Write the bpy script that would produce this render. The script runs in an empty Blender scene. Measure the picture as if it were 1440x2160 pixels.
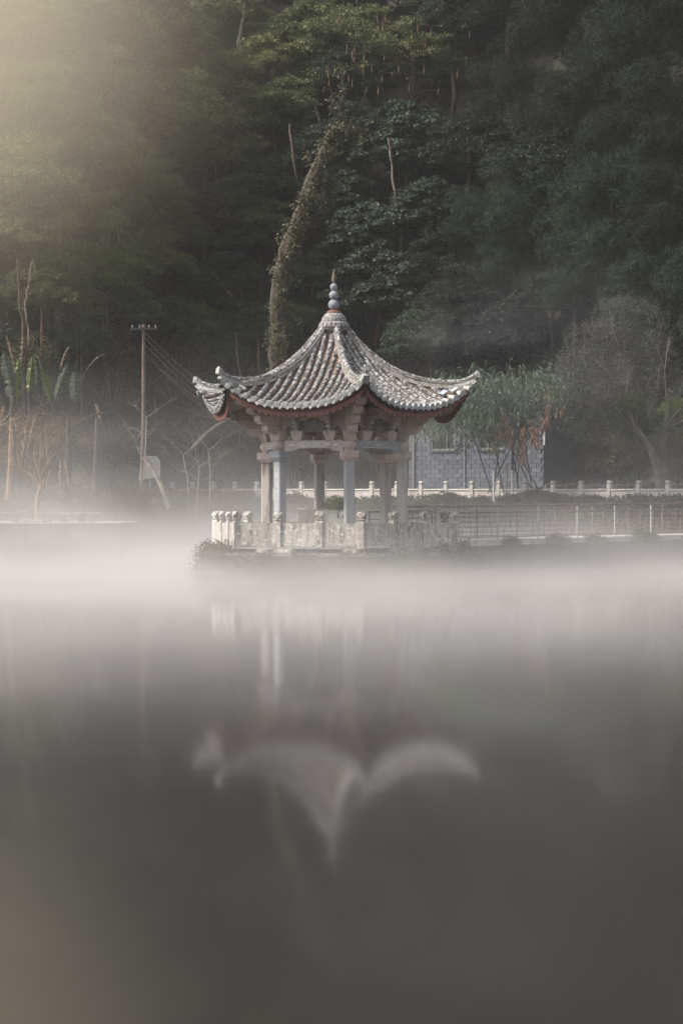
import bpy, math, random
import numpy as np
from mathutils import Vector, Matrix, noise

R = math.radians
scn = bpy.context.scene
COL = scn.collection

# ------------------------------------------------------------------ camera
F = 4760.0                 # focal length in photo pixels (photo is 1440 wide)
EYE = 1.9
cam_d = bpy.data.cameras.new('camera')
cam_d.sensor_fit = 'HORIZONTAL'; cam_d.sensor_width = 36.0
cam_d.lens = F / 1440 * 36
cam_d.clip_start = 0.5; cam_d.clip_end = 900
cam = bpy.data.objects.new('camera', cam_d); COL.objects.link(cam)
cam.location = (0, 0, EYE); cam.rotation_euler = (R(90), 0, 0)
scn.camera = cam

# ------------------------------------------------------------------ light
SUN_EL, SUN_AZ = 45.0, -99.0      # azimuth from +Y towards +X: high on the left, a little behind the camera
world = bpy.data.worlds.new('World'); scn.world = world; world.use_nodes = True
wn = world.node_tree; wn.nodes.clear()
sky = wn.nodes.new('ShaderNodeTexSky'); sky.sky_type = 'NISHITA'; sky.sun_disc = False
sky.sun_elevation = R(SUN_EL); sky.sun_rotation = R(SUN_AZ)
sky.air_density = 1.0; sky.dust_density = 3.0; sky.ozone_density = 1.0
hs = wn.nodes.new('ShaderNodeHueSaturation'); hs.inputs['Saturation'].default_value = 0.22
bgn = wn.nodes.new('ShaderNodeBackground'); bgn.inputs[1].default_value = 0.12
wo = wn.nodes.new('ShaderNodeOutputWorld')
wn.links.new(sky.outputs[0], hs.inputs['Color']); wn.links.new(hs.outputs[0], bgn.inputs[0])
wn.links.new(bgn.outputs[0], wo.inputs[0])
sd = bpy.data.lights.new('sun', 'SUN'); sd.energy = 3.3; sd.angle = R(10); sd.color = (1.0, 0.91, 0.80)
sun = bpy.data.objects.new('sun', sd); COL.objects.link(sun)
_v = Vector((math.sin(R(SUN_AZ)) * math.cos(R(SUN_EL)), math.cos(R(SUN_AZ)) * math.cos(R(SUN_EL)), math.sin(R(SUN_EL))))
sun.rotation_euler = _v.to_track_quat('Z', 'Y').to_euler()
sun.location = _v * 50

vs = scn.view_settings
scn.display_settings.display_device = 'sRGB'
vs.view_transform = 'Standard'; vs.look = 'None'; vs.gamma = 1.0; vs.use_curve_mapping = False
vs.exposure = 0.66
scn.render.engine = 'CYCLES'
cy = scn.cycles
cy.use_denoising = True
cy.denoising_prefilter = 'ACCURATE'; cy.denoising_input_passes = 'RGB_ALBEDO_NORMAL'
cy.max_bounces = 4; cy.diffuse_bounces = 2; cy.glossy_bounces = 3; cy.transmission_bounces = 2
cy.volume_bounces = 1; cy.transparent_max_bounces = 4
cy.caustics_reflective = False; cy.caustics_refractive = False
cy.sample_clamp_indirect = 3.0
cy.volume_step_rate = 0.9; cy.volume_max_steps = 96

# ------------------------------------------------------------------ helpers
def at(px, py, Y):
    return Vector(((px - 720) * Y / F, Y, EYE + (1080 - py) * Y / F))

def wloc(o):
    v = Vector((0, 0, 0))
    while o:
        v = v + o.location; o = o.parent
    return v

def tag(o, label=None, cat=None, group=None, kind=None):
    if label: o['label'] = label
    if cat: o['category'] = cat
    if group: o['group'] = group
    if kind: o['kind'] = kind
    return o

def thing(name, loc, label, cat, group=None, kind=None):
    o = bpy.data.objects.new(name, None); COL.objects.link(o); o.location = loc
    o.empty_display_size = 0.3
    return tag(o, label, cat, group, kind)

class MB:
    def __init__(s): s.v = []; s.f = []
    def add(s, vs_, fs, M=None):
        n = len(s.v)
        if M is not None: vs_ = [M @ Vector(p) for p in vs_]
        s.v += [tuple(p) for p in vs_]; s.f += [tuple(i + n for i in f) for f in fs]
        return s
    def box(s, c, d, rz=0.0, ch=0.0, M=None, taper=1.0):
        x, y, z = d[0] / 2, d[1] / 2, d[2] / 2
        T = Matrix.Translation(c) @ Matrix.Rotation(rz, 4, 'Z')
        if M is not None: T = M @ T
        if ch <= 0:
            v = [(-x*taper, -y*taper, -z), (x*taper, -y*taper, -z), (x*taper, y*taper, -z), (-x*taper, y*taper, -z), (-x, -y, z), (x, -y, z), (x, y, z), (-x, y, z)]
            f = [(0, 3, 2, 1), (4, 5, 6, 7), (0, 1, 5, 4), (1, 2, 6, 5), (2, 3, 7, 6), (3, 0, 4, 7)]
            return s.add(v, f, T)
        c_ = ch; v = []; idx = {}
        for ix in (-1, 1):
            for iy in (-1, 1):
                for iz in (-1, 1):
                    k = taper if iz < 0 else 1.0
                    for ax in range(3):
                        p = [ix * (x * k - (c_ if ax != 0 else 0)), iy * (y * k - (c_ if ax != 1 else 0)), iz * (z - (c_ if ax != 2 else 0))]
                        idx[(ix, iy, iz, ax)] = len(v); v.append(p)
        f = []
        def g(a, b, c, ax): return idx[(a, b, c, ax)]
        for q in (-1, 1):
            a = [g(q, -1, -1, 0), g(q, 1, -1, 0), g(q, 1, 1, 0), g(q, -1, 1, 0)]; f.append(a if q > 0 else a[::-1])
            a = [g(-1, q, -1, 1), g(-1, q, 1, 1), g(1, q, 1, 1), g(1, q, -1, 1)]; f.append(a if q > 0 else a[::-1])
            a = [g(-1, -1, q, 2), g(1, -1, q, 2), g(1, 1, q, 2), g(-1, 1, q, 2)]; f.append(a if q > 0 else a[::-1])
        for a in (-1, 1):
            for b in (-1, 1):
                q = [g(-1, a, b, 1), g(1, a, b, 1), g(1, a, b, 2), g(-1, a, b, 2)]; f.append(q if a * b > 0 else q[::-1])
                q = [g(a, -1, b, 0), g(a, 1, b, 0), g(a, 1, b, 2), g(a, -1, b, 2)]; f.append(q[::-1] if a * b > 0 else q)
                q = [g(a, b, -1, 0), g(a, b, 1, 0), g(a, b, 1, 1), g(a, b, -1, 1)]; f.append(q if a * b > 0 else q[::-1])
                for cc in (-1, 1):
                    q = [g(a, b, cc, 0), g(a, b, cc, 1), g(a, b, cc, 2)]; f.append(q if a * b * cc > 0 else q[::-1])
        return s.add(v, f, T)
    def tube(s, pts, rad, n=6, cap=True):
        pts = [Vector(p) for p in pts]
        if not hasattr(rad, '__len__'): rad = [rad] * len(pts)
        v = []; f = []; up = Vector((0, 0, 1)); prev = None
        for i, p in enumerate(pts):
            d = (pts[min(i + 1, len(pts) - 1)] - pts[max(i - 1, 0)])
            d = d.normalized() if d.length > 1e-9 else Vector((0, 0, 1))
            if prev is None:
                a = d.cross(up if abs(d.z) < .95 else Vector((1, 0, 0))).normalized()
            else:
                a = (prev - d * prev.dot(d)).normalized()
            prev = a; b = d.cross(a)
            for k in range(n):
                t = 2 * math.pi * k / n
                v.append(p + (a * math.cos(t) + b * math.sin(t)) * rad[i])
        for i in range(len(pts) - 1):
            for k in range(n):
                k2 = (k + 1) % n
                f.append((i*n+k, i*n+k2, (i+1)*n+k2, (i+1)*n+k))
        if cap:
            f.append(tuple(range(n))[::-1]); m = (len(pts) - 1) * n; f.append(tuple(m + k for k in range(n)))
        return s.add(v, f)
    def lathe(s, prof, c=(0, 0, 0), n=16, M=None):
        v = []; f = []; c = Vector(c)
        for r, z in prof:
            for k in range(n):
                t = 2 * math.pi * k / n
                v.append(c + Vector((r * math.cos(t), r * math.sin(t), z)))
        for i in range(len(prof) - 1):
            for k in range(n):
                k2 = (k + 1) % n
                f.append((i*n+k, i*n+k2, (i+1)*n+k2, (i+1)*n+k))
        f.append(tuple(range(n))[::-1]); m = (len(prof) - 1) * n; f.append(tuple(m + k for k in range(n)))
        return s.add(v, f, M)
    def extr(s, poly, y0, y1, M=None):
        """polygon in local XZ, extruded along local Y"""
        n = len(poly)
        v = [(x, y0, z) for x, z in poly] + [(x, y1, z) for x, z in poly]
        f = [tuple(range(n)), tuple(range(2*n-1, n-1, -1))] + [(i, i+n, (i+1) % n + n, (i+1) % n) for i in range(n)]
        return s.add(v, f, M)
    def hull6(s, ring0, ring1):
        n = len(ring0)
        v = list(ring0) + list(ring1)
        f = [tuple(range(n))[::-1], tuple(range(n, 2*n))] + [(i, (i+1) % n, (i+1) % n + n, i + n) for i in range(n)]
        return s.add(v, f)
    def mesh(s, name, mat=None, origin=(0, 0, 0), smooth=False):
        me = bpy.data.meshes.new(name)
        o = Vector(origin)
        me.from_pydata([tuple(Vector(p) - o) for p in s.v], [], s.f)
        if smooth: me.polygons.foreach_set('use_smooth', [True] * len(me.polygons))
        if mat: me.materials.append(mat)
        me.update(); return me
    def build(s, name, mat, parent=None, smooth=False, origin=None):
        org = wloc(parent) if parent is not None else Vector(origin or (0, 0, 0))
        o = bpy.data.objects.new(name, s.mesh(name, mat, org, smooth)); COL.objects.link(o)
        if parent is not None: o.parent = parent
        else: o.location = org
        return o

def piece(name, mesh, M, parent, mat=None):
    o = bpy.data.objects.new(name, mesh); COL.objects.link(o); o.parent = parent
    o.matrix_local = Matrix.Translation(-wloc(parent)) @ M
    if mat:
        o.material_slots[0].link = 'OBJECT'; o.material_slots[0].material = mat
    return o

def frame(o, x, y, z):
    M = Matrix(((x[0], y[0], z[0], o[0]), (x[1], y[1], z[1], o[1]), (x[2], y[2], z[2], o[2]), (0, 0, 0, 1)))
    return M

# ------------------------------------------------------------------ materials
def newmat(name):
    m = bpy.data.materials.new(name); m.use_nodes = True
    nt = m.node_tree; b = nt.nodes['Principled BSDF']
    return m, nt, b

def nd(nt, t, ins=None, **kw):
    n = nt.nodes.new(t)
    for k, v in kw.items(): setattr(n, k, v)
    for k, v in (ins or {}).items():
        if isinstance(v, bpy.types.NodeSocket): nt.links.new(v, n.inputs[k])
        else: n.inputs[k].default_value = v
    return n

def rgb(c): return (c[0], c[1], c[2], 1.0)

def mixc(nt, fac, a, b):
    n = nt.nodes.new('ShaderNodeMix'); n.data_type = 'RGBA'
    for k, v in ((0, fac), (6, a), (7, b)):
        if isinstance(v, bpy.types.NodeSocket): nt.links.new(v, n.inputs[k])
        else: n.inputs[k].default_value = rgb(v) if k else v
    return n.outputs[2]

def ramp(nt, src, a, b):
    n = nd(nt, 'ShaderNodeMapRange', {0: src, 1: a, 2: b}, clamp=True, interpolation_type='SMOOTHSTEP')
    return n.outputs[0]

def stone_mat(name, c1, c2, lichen=(.48, .47, .43), la=.35, stain=(.07, .065, .055), sa=.5, sc=1.0, rough=.9, bump=.5, third=None):
    m, nt, b = newmat(name)
    pos = nt.nodes.new('ShaderNodeNewGeometry').outputs['Position']
    oi = nt.nodes.new('ShaderNodeObjectInfo').outputs['Random']
    off = nd(nt, 'ShaderNodeVectorMath', {0: pos, 1: oi}, operation='ADD').outputs[0]
    n1 = nd(nt, 'ShaderNodeTexNoise', {'Vector': off, 'Scale': 1.6*sc, 'Detail': 5.0, 'Roughness': .6}).outputs[0]
    n2 = nd(nt, 'ShaderNodeTexNoise', {'Vector': off, 'Scale': 7.0*sc, 'Detail': 6.0, 'Roughness': .7}).outputs[0]
    mp = nd(nt, 'ShaderNodeMapping', {'Vector': pos, 'Scale': (3.2*sc, 3.2*sc, .55*sc)}).outputs[0]
    n3 = nd(nt, 'ShaderNodeTexNoise', {'Vector': mp, 'Scale': 1.6, 'Detail': 5.0, 'Roughness': .65}).outputs[0]
    col = mixc(nt, ramp(nt, n1, .35, .65), c1, c2)
    if third: col = mixc(nt, ramp(nt, n3, .52, .66), col, third)
    f3 = nd(nt, 'ShaderNodeMath', {0: ramp(nt, n3, .55 - .1*sa, .68), 1: sa}, operation='MULTIPLY').outputs[0]
    col = mixc(nt, f3, col, stain)
    col = mixc(nt, ramp(nt, n2, .66 - .22*la, .72 - .2*la), col, lichen)
    v = nd(nt, 'ShaderNodeMapRange', {0: oi, 3: .82, 4: 1.16}).outputs[0]
    col = nd(nt, 'ShaderNodeHueSaturation', {'Value': v, 'Color': col}).outputs[0]
    nt.links.new(col, b.inputs['Base Color']); b.inputs['Roughness'].default_value = rough
    n4 = nd(nt, 'ShaderNodeTexNoise', {'Vector': off, 'Scale': 22.0*sc, 'Detail': 4.0}).outputs[0]
    bp = nd(nt, 'ShaderNodeBump', {'Height': n4, 'Strength': bump, 'Distance': .02}).outputs[0]
    nt.links.new(bp, b.inputs['Normal'])
    return m

def leaf_mat(name, cs, trans=.22, rough=.55):
    m, nt, b = newmat(name)
    v = nd(nt, 'ShaderNodeAttribute', attribute_name='v').outputs['Fac']
    rp = nt.nodes.new('ShaderNodeValToRGB'); nt.links.new(v, rp.inputs[0])
    e = rp.color_ramp.elements
    while len(e) < len(cs): e.new(.5)
    for i, (p, c) in enumerate(cs): e[i].position = p; e[i].color = rgb(c)
    oi = nt.nodes.new('ShaderNodeObjectInfo').outputs['Random']
    vv = nd(nt, 'ShaderNodeMapRange', {0: oi, 3: .8, 4: 1.2}).outputs[0]
    col = nd(nt, 'ShaderNodeHueSaturation', {'Value': vv, 'Color': rp.outputs[0]}).outputs[0]
    nt.links.new(col, b.inputs['Base Color']); b.inputs['Roughness'].default_value = rough
    b.inputs['Specular IOR Level'].default_value = .35
    tr = nd(nt, 'ShaderNodeBsdfTranslucent', {'Color': col})
    mx = nd(nt, 'ShaderNodeMixShader', {0: trans, 1: b.outputs[0], 2: tr.outputs[0]})
    nt.links.new(mx.outputs[0], nt.nodes['Material Output'].inputs[0])
    return m

def plain(name, c, rough=.6, metal=0.0, c2=None, sc=3.0):
    m, nt, b = newmat(name)
    if c2:
        pos = nt.nodes.new('ShaderNodeNewGeometry').outputs['Position']
        n1 = nd(nt, 'ShaderNodeTexNoise', {'Vector': pos, 'Scale': sc, 'Detail': 6.0, 'Roughness': .65}).outputs[0]
        nt.links.new(mixc(nt, ramp(nt, n1, .4, .62), c, c2), b.inputs['Base Color'])
        bp = nd(nt, 'ShaderNodeBump', {'Height': n1, 'Strength': .3, 'Distance': .02}).outputs[0]
        nt.links.new(bp, b.inputs['Normal'])
    else: b.inputs['Base Color'].default_value = rgb(c)
    b.inputs['Roughness'].default_value = rough; b.inputs['Metallic'].default_value = metal
    return m

M_pink = stone_mat('pink_sandstone', (.50, .405, .37), (.58, .48, .44), la=.08, sa=.28)
M_tan = stone_mat('tan_sandstone', (.54, .44, .34), (.60, .48, .38), la=.05, sa=.3)
M_gran = stone_mat('grey_granite', (.36, .37, .40), (.43, .435, .455), la=.06, sa=.22)
M_gran2 = stone_mat('weathered_granite', (.38, .35, .34), (.45, .41, .385), la=.1, sa=.35, third=(.36, .26, .23))
M_rail = stone_mat('weathered_railing_stone', (.40, .36, .33), (.48, .44, .41), lichen=(.60, .59, .55), la=.62, stain=(.09, .08, .07), sa=.9, sc=1.1)
M_railw = stone_mat('pale_railing_stone', (.46, .44, .41), (.54, .52, .49), lichen=(.64, .63, .60), la=.6, sa=.35)
M_cope = stone_mat('lichened_coping', (.40, .375, .35), (.50, .48, .45), lichen=(.62, .61, .58), la=.8, sa=.3, sc=1.4)
M_wallp = stone_mat('balustrade_panel_stone', (.46, .40, .39), (.54, .48, .46), la=.12, sa=.35)
M_tile = stone_mat('lichened_roof_tile', (.085, .078, .080), (.155, .145, .145), lichen=(.45, .45, .45), la=.78, stain=(.05, .04, .038), sa=.5, sc=1.5, bump=.9)
M_pan = stone_mat('pan_tile_bed', (.16, .09, .06), (.10, .08, .07), lichen=(.26, .24, .20), la=.3, sa=.6, sc=1.6)
M_ridge = stone_mat('lime_ridge', (.30, .27, .245), (.39, .36, .34), lichen=(.48, .475, .465), la=.7, stain=(.09, .075, .07), sa=.8, sc=2.0)
M_horn = stone_mat('pale_ridge_horn', (.42, .42, .41), (.50, .50, .49), lichen=(.64, .66, .66), la=.6, stain=(.15, .14, .12), sa=.5, sc=2.0)
M_under = stone_mat('roof_underside', (.24, .20, .185), (.32, .27, .25), la=.0, sa=.4)
M_red = plain('red_painted_board', (.25, .105, .085), .85, c2=(.17, .08, .07), sc=6)
M_ball = stone_mat('finial_stone', (.22, .23, .27), (.30, .31, .35), la=.1, sa=.35, sc=3)
M_spike = plain('rusty_gilt_spike', (.22, .155, .105), .7, .1, c2=(.14, .10, .08), sc=14)
M_cap = stone_mat('roof_cap_tile', (.13, .12, .13), (.20, .18, .18), lichen=(.45, .45, .44), la=.7, sa=.4, sc=3)
M_plaque = stone_mat('carved_plaque', (.16, .165, .15), (.20, .19, .175), lichen=(.28, .28, .26), la=.3, sa=.3, sc=2)
M_carve = plain('carved_letter', (.38, .34, .31), .9)
M_white = plain('white_inlay', (.72, .72, .70), .8)
M_blueink = plain('faded_blue_ink', (.30, .31, .44), .8)
M_beamblue = stone_mat('blue_grey_beam_paint', (.26, .29, .33), (.32, .35, .38), la=.05, sa=.3)
M_block = stone_mat('blue_grey_block', (.085, .098, .13), (.12, .132, .165), lichen=(.16, .175, .205), la=.2, stain=(.09, .09, .11), sa=.7, sc=1.0)
M_mortar = plain('block_mortar', (.075, .082, .105), .9, c2=(.095, .10, .125), sc=2)
M_frame = plain('window_frame_wood', (.20, .19, .19), .7, c2=(.28, .27, .26), sc=5)
M_glass = plain('dark_window_glass', (.03, .033, .04), .15)
M_bars = plain('iron_bar', (.05, .05, .055), .6, .3)
M_rust = plain('rusty_red_rail', (.20, .135, .12), .6, c2=(.28, .23, .21), sc=4)
M_deck = stone_mat('bridge_deck_edge', (.44, .44, .42), (.54, .53, .50), la=.4, sa=.4, sc=1.3)
M_pier = stone_mat('dark_pier_stone', (.07, .07, .075), (.11, .105, .10), la=.05, sa=.5)  # dark stone for piers, girder and recessed island base
M_quay = stone_mat('quay_concrete', (.22, .21, .20), (.30, .285, .27), la=.12, sa=.6)
M_quaytop = stone_mat('pale_quay_paving', (.50, .48, .45), (.58, .55, .52), la=.1, sa=.2)
M_bench = stone_mat('bench_stone', (.27, .24, .215), (.35, .31, .28), la=.25, sa=.5)
M_soil = plain('dark_hill_soil', (.022, .019, .014), .95, c2=(.036, .030, .022), sc=.8)
M_bank = plain('bank_soil', (.10, .075, .06), .95, c2=(.16, .12, .10), sc=1.2)
M_path = plain('pale_gravel_path', (.19, .17, .155), .95, c2=(.27, .245, .23), sc=2)
M_stone = stone_mat('mossy_rubble', (.10, .095, .08), (.17, .16, .14), lichen=(.34, .34, .30), la=.3, sa=.8)
M_bark = stone_mat('brown_bark', (.045, .033, .026), (.085, .065, .05), lichen=(.07, .075, .04), la=.3, sa=.4, sc=1.4, bump=1)
M_moss = stone_mat('mossy_bark', (.05, .038, .03), (.095, .072, .055), lichen=(.10, .105, .05), la=.45, sa=.4, sc=2.2, bump=1)
M_pale = stone_mat('white_spotted_bark', (.13, .10, .085), (.22, .18, .16), lichen=(.50, .46, .42), la=.45, sa=.5, sc=1.6, bump=.7)
M_redb = stone_mat('reddish_bark', (.12, .078, .06), (.17, .118, .09), lichen=(.42, .36, .30), la=.3, sa=.3, sc=1.5)
M_tanb = plain('tan_smooth_bark', (.26, .20, .15), .8, c2=(.36, .285, .22), sc=5)
M_greyb = stone_mat('grey_furrowed_bark', (.20, .19, .18), (.30, .285, .27), la=.35, sa=.5, sc=2, bump=1)
M_twig = plain('grey_twig', (.20, .175, .15), .85)
M_btwig = plain('brown_twig', (.20, .13, .095), .85, c2=(.28, .19, .14), sc=3)
M_wtwig = plain('whitish_twig', (.30, .27, .24), .85)
M_wire = plain('wire', (.09, .08, .075), .8)
M_sign = plain('pale_panel', (.30, .30, .295), .8, c2=(.24, .235, .23), sc=1.5)
M_postw = plain('white_post', (.70, .70, .70), .6)

L_light = leaf_mat('mid_green_leaf', [(0, (0.082, 0.096, 0.047)), (.55, (0.132, 0.158, 0.071)), (1, (0.234, 0.240, 0.103))])
L_olive_lit = leaf_mat('lit_olive_leaf', [(0, (0.107, 0.115, 0.054)), (.55, (0.172, 0.190, 0.082)), (1, (0.304, 0.288, 0.118))])  # mid green brightened and warmed to stand for light on the left slope
L_yel = leaf_mat('yellow_green_leaf', [(0, (0.072, 0.100, 0.032)), (.6, (0.127, 0.166, 0.044)), (1, (0.226, 0.247, 0.067))])
L_bright = leaf_mat('bright_green_leaf', [(0, (0.052, 0.092, 0.025)), (.6, (0.098, 0.167, 0.041)), (1, (0.172, 0.241, 0.069))])
L_dark = leaf_mat('dark_green_leaf', [(0, (0.032, 0.053, 0.035)), (.6, (0.061, 0.094, 0.061)), (1, (0.112, 0.146, 0.091))])
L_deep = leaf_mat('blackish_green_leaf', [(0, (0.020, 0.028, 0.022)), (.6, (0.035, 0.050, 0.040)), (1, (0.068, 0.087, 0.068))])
L_blue = leaf_mat('blue_green_leaf', [(0, (0.040, 0.058, 0.044)), (.6, (0.069, 0.099, 0.071)), (.97, (0.106, 0.136, 0.092)), (1, (0.230, 0.153, 0.046))])
L_con = leaf_mat('shaded_conifer_needle', [(0, (0.008, 0.019, 0.012)), (.6, (0.018, 0.031, 0.020)), (1, (0.033, 0.047, 0.026))], .12, .9)  # deep shade of the right slope is put into this needle colour
L_conl = leaf_mat('lower_conifer_needle', [(0, (0.018, 0.035, 0.022)), (.6, (0.032, 0.058, 0.036)), (1, (0.052, 0.079, 0.046))], .12, .9)
L_brown = leaf_mat('brown_dry_leaf', [(0, (.055, .036, .024)), (.5, (.10, .068, .042)), (.85, (.075, .075, .035)), (1, (.20, .13, .075))])
L_brngr = leaf_mat('brown_green_leaf', [(0, (0.042, 0.036, 0.025)), (.5, (0.077, 0.073, 0.039)), (1, (0.168, 0.147, 0.063))])
L_bam = leaf_mat('bamboo_leaf', [(0, (.040, .066, .042)), (.6, (.070, .110, .070)), (1, (.12, .16, .09))])
L_grey = leaf_mat('grey_silver_leaf', [(0, (.05, .052, .046)), (.6, (.10, .105, .092)), (1, (.25, .245, .21))])
L_or = leaf_mat('dry_orange_leaf', [(0, (.18, .10, .07)), (.6, (.30, .18, .125)), (1, (.46, .31, .22))])
L_ivy = leaf_mat('ivy_leaf', [(0, (.050, .050, .030)), (.6, (.085, .080, .045)), (1, (.17, .135, .075))])
L_ivyg = leaf_mat('green_bank_leaf', [(0, (.035, .048, .030)), (.6, (.06, .085, .05)), (1, (.13, .12, .07))])
L_tan = leaf_mat('tan_dry_leaf', [(0, (.16, .10, .06)), (.6, (.26, .17, .10)), (1, (.40, .28, .17))])
L_ban = leaf_mat('banana_leaf', [(0, (.055, .072, .052)), (1, (.085, .105, .078))], .2, .75)
L_banl = leaf_mat('lime_banana_leaf', [(0, (.085, .11, .03)), (1, (.115, .145, .045))], .25, .4)
L_banb = leaf_mat('withered_banana_leaf', [(0, (.11, .08, .06)), (1, (.20, .15, .115))], .1, .8)

# ------------------------------------------------------------------ lie of the land
WALL_A, WALL_B = Vector((16.2, 112.0)), Vector((-6.2, 131.5))
def wall_y(x): return 112.0 + (16.2 - x) * .87
_hx = [-90, -26, -16, -10, -3, 10, 13.5, 18, 24, 90]
_hy = [112, 114, 124, 138, 139, 131, 124, 117, 113, 106]
def hill_base(x): return float(np.interp(x, _hx, _hy))
def shore_y(x):
    if x < -10.2: return 101.0
    if x < -7.0: return 101.0 + (x + 10.2) / 3.2 * (wall_y(-7.0) - 5.2 - 101.0)
    return wall_y(x) - 5.2
def ground_z(x, y):
    s = shore_y(x)
    z = -.7 + 3.1 * min(1.0, max(0.0, (y - s) / 4.6))
    hb = hill_base(x)
    if y > hb:
        d = y - hb
        e = 1.12 * d * min(1, .35 + d / 8)
        if e > 46: e = 46 + 7 * (1 - math.exp(-(e - 46) / 7))
        z = max(z, 2.4) + e + 1.2 * noise.noise(Vector((x * .15, y * .15, 0)))
    return z + .12 * noise.noise(Vector((x * .5, y * .5, 3)))

def find_Y(px, py, H):
    Y = 105.0
    while Y < 230:
        p = at(px, py, Y)
        if p.y > hill_base(p.x) - 1.5 and p.z - ground_z(p.x, p.y) <= H: return Y
        if p.y > hill_base(p.x) + 3 and p.z < ground_z(p.x, p.y) + H: return Y
        Y += .5
    return Y

nx, ny = 130, 110
xs = np.linspace(-85, 85, nx); ys = np.concatenate([np.linspace(94, 150, 70), np.linspace(152, 235, 40)])
tv = [(x, y, ground_z(x, y)) for y in ys for x in xs]
tf = [(j*nx+i, j*nx+i+1, (j+1)*nx+i+1, (j+1)*nx+i) for j in range(ny-1) for i in range(nx-1)]
mb = MB(); mb.v = tv; mb.f = tf
tag(mb.build('hillside', M_soil, smooth=True), kind='structure')

# water sheet
mw, nt, b = newmat('still_pond_water')
pos = nt.nodes.new('ShaderNodeNewGeometry').outputs['Position']
mp = nd(nt, 'ShaderNodeMapping', {'Vector': pos, 'Scale': (.10, .35, 1)}).outputs[0]
nz = nd(nt, 'ShaderNodeTexNoise', {'Vector': mp, 'Scale': 1.0, 'Detail': 3.0}).outputs[0]
rg = nd(nt, 'ShaderNodeMapRange', {0: nz, 1: .3, 2: .7, 3: .065, 4: .09}).outputs[0]
nt.links.new(rg, b.inputs['Roughness'])
b.inputs['Anisotropic'].default_value = .9
tgx = nd(nt, 'ShaderNodeCombineXYZ', {0: 1.0, 1: 0.0, 2: 0.0})
nt.links.new(tgx.outputs[0], b.inputs['Tangent'])
b.inputs['Base Color'].default_value = (.020, .018, .018, 1); b.inputs['IOR'].default_value = 1.33
mp2 = nd(nt, 'ShaderNodeMapping', {'Vector': pos, 'Scale': (.22, .7, 1)}).outputs[0]
nz2 = nd(nt, 'ShaderNodeTexNoise', {'Vector': mp2, 'Scale': 1.0, 'Detail': 2.0}).outputs[0]
bp = nd(nt, 'ShaderNodeBump', {'Height': nz2, 'Strength': .035, 'Distance': .03}).outputs[0]
nt.links.new(bp, b.inputs['Normal'])
mb = MB().add([(-300, -120, 0), (300, -120, 0), (300, 145, 0), (-300, 145, 0)], [(0, 1, 2, 3)])
tag(mb.build('pond_water', mw), kind='structure')
mb = MB().add([(-600, -400, -1.6), (600, -400, -1.6), (600, 600, -1.6), (-600, 600, -1.6)], [(0, 1, 2, 3)])
tag(mb.build('ground', M_bank), kind='structure')

# ------------------------------------------------------------------ pavilion
PC = Vector((-.235, 70.0, 0))
A0 = R(-17.7)                         # corner directions: A0 + 60k
def pol(r, a, z=0.0): return PC + Vector((r * math.cos(a), r * math.sin(a), z))
corners = [R(-17.7 + 60 * k) for k in range(6)]
faces = [R(12.3 + 60 * k) for k in range(6)]
# corner 5 = 282.3 (front), 4 = 222.3 (front left), 0 = 342.3 (right); face 4 = 252.3 (front-left bay), face 5 = 312.3 (front-right bay)
FLOOR = .86

pav = thing('pavilion', PC + Vector((0, 0, FLOOR)), 'six sided stone pavilion with grey tiled upturned roof standing on the island in the pond', 'pavilion')

colmesh = MB()
W = .29
colmesh.box((0, 0, (3.44 - FLOOR) / 2), (W, W, 3.44 - FLOOR), ch=.03)
colmesh = colmesh.mesh('column', M_gran2)
capm = MB()
capm.box((0, 0, .205), (.49, .49, .21), ch=.015)
capm.hull6([(-W/2-.005, -W/2-.005, 0), (W/2+.005, -W/2-.005, 0), (W/2+.005, W/2+.005, 0), (-W/2-.005, W/2+.005, 0)], [(-.243, -.243, .11), (.243, -.243, .11), (.243, .243, .11), (-.243, .243, .11)])
capm = capm.mesh('capital', M_pink)
drm = MB().lathe([(.15, -.06), (.15, .08), (.17, .10), (.205, .14), (.222, .21), (.205, .28), (.15, .335), (.10, .345)], n=18).mesh('drum', M_pink, smooth=True)
for k, a in enumerate(corners):
    T = Matrix.Translation(pol(2.2, a)) @ Matrix.Rotation(a, 4, 'Z')
    mt = M_gran if k in (4, 5) else M_gran2
    c = piece('column', colmesh, T @ Matrix.Translation((0, 0, FLOOR)), pav, mt)
    piece('capital', capm, T @ Matrix.Translation((0, 0, 3.44)), pav, M_gran if k == 4 else None)
    piece('neck_drum', drm, T @ Matrix.Translation((0, 0, 3.72)), pav)

# beams, bay by bay (local frame: x along the bay, y inward, z up)
AP = 2.2 * math.cos(R(30))
def bay(k, off=0.0):
    a = faces[k]
    n = Vector((math.cos(a), math.sin(a), 0)); t = Vector((-math.sin(a), math.cos(a), 0))
    # x runs left-to-right seen from outside
    return frame(PC + n * (AP + off), t, -n, Vector((0, 0, 1)))

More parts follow.
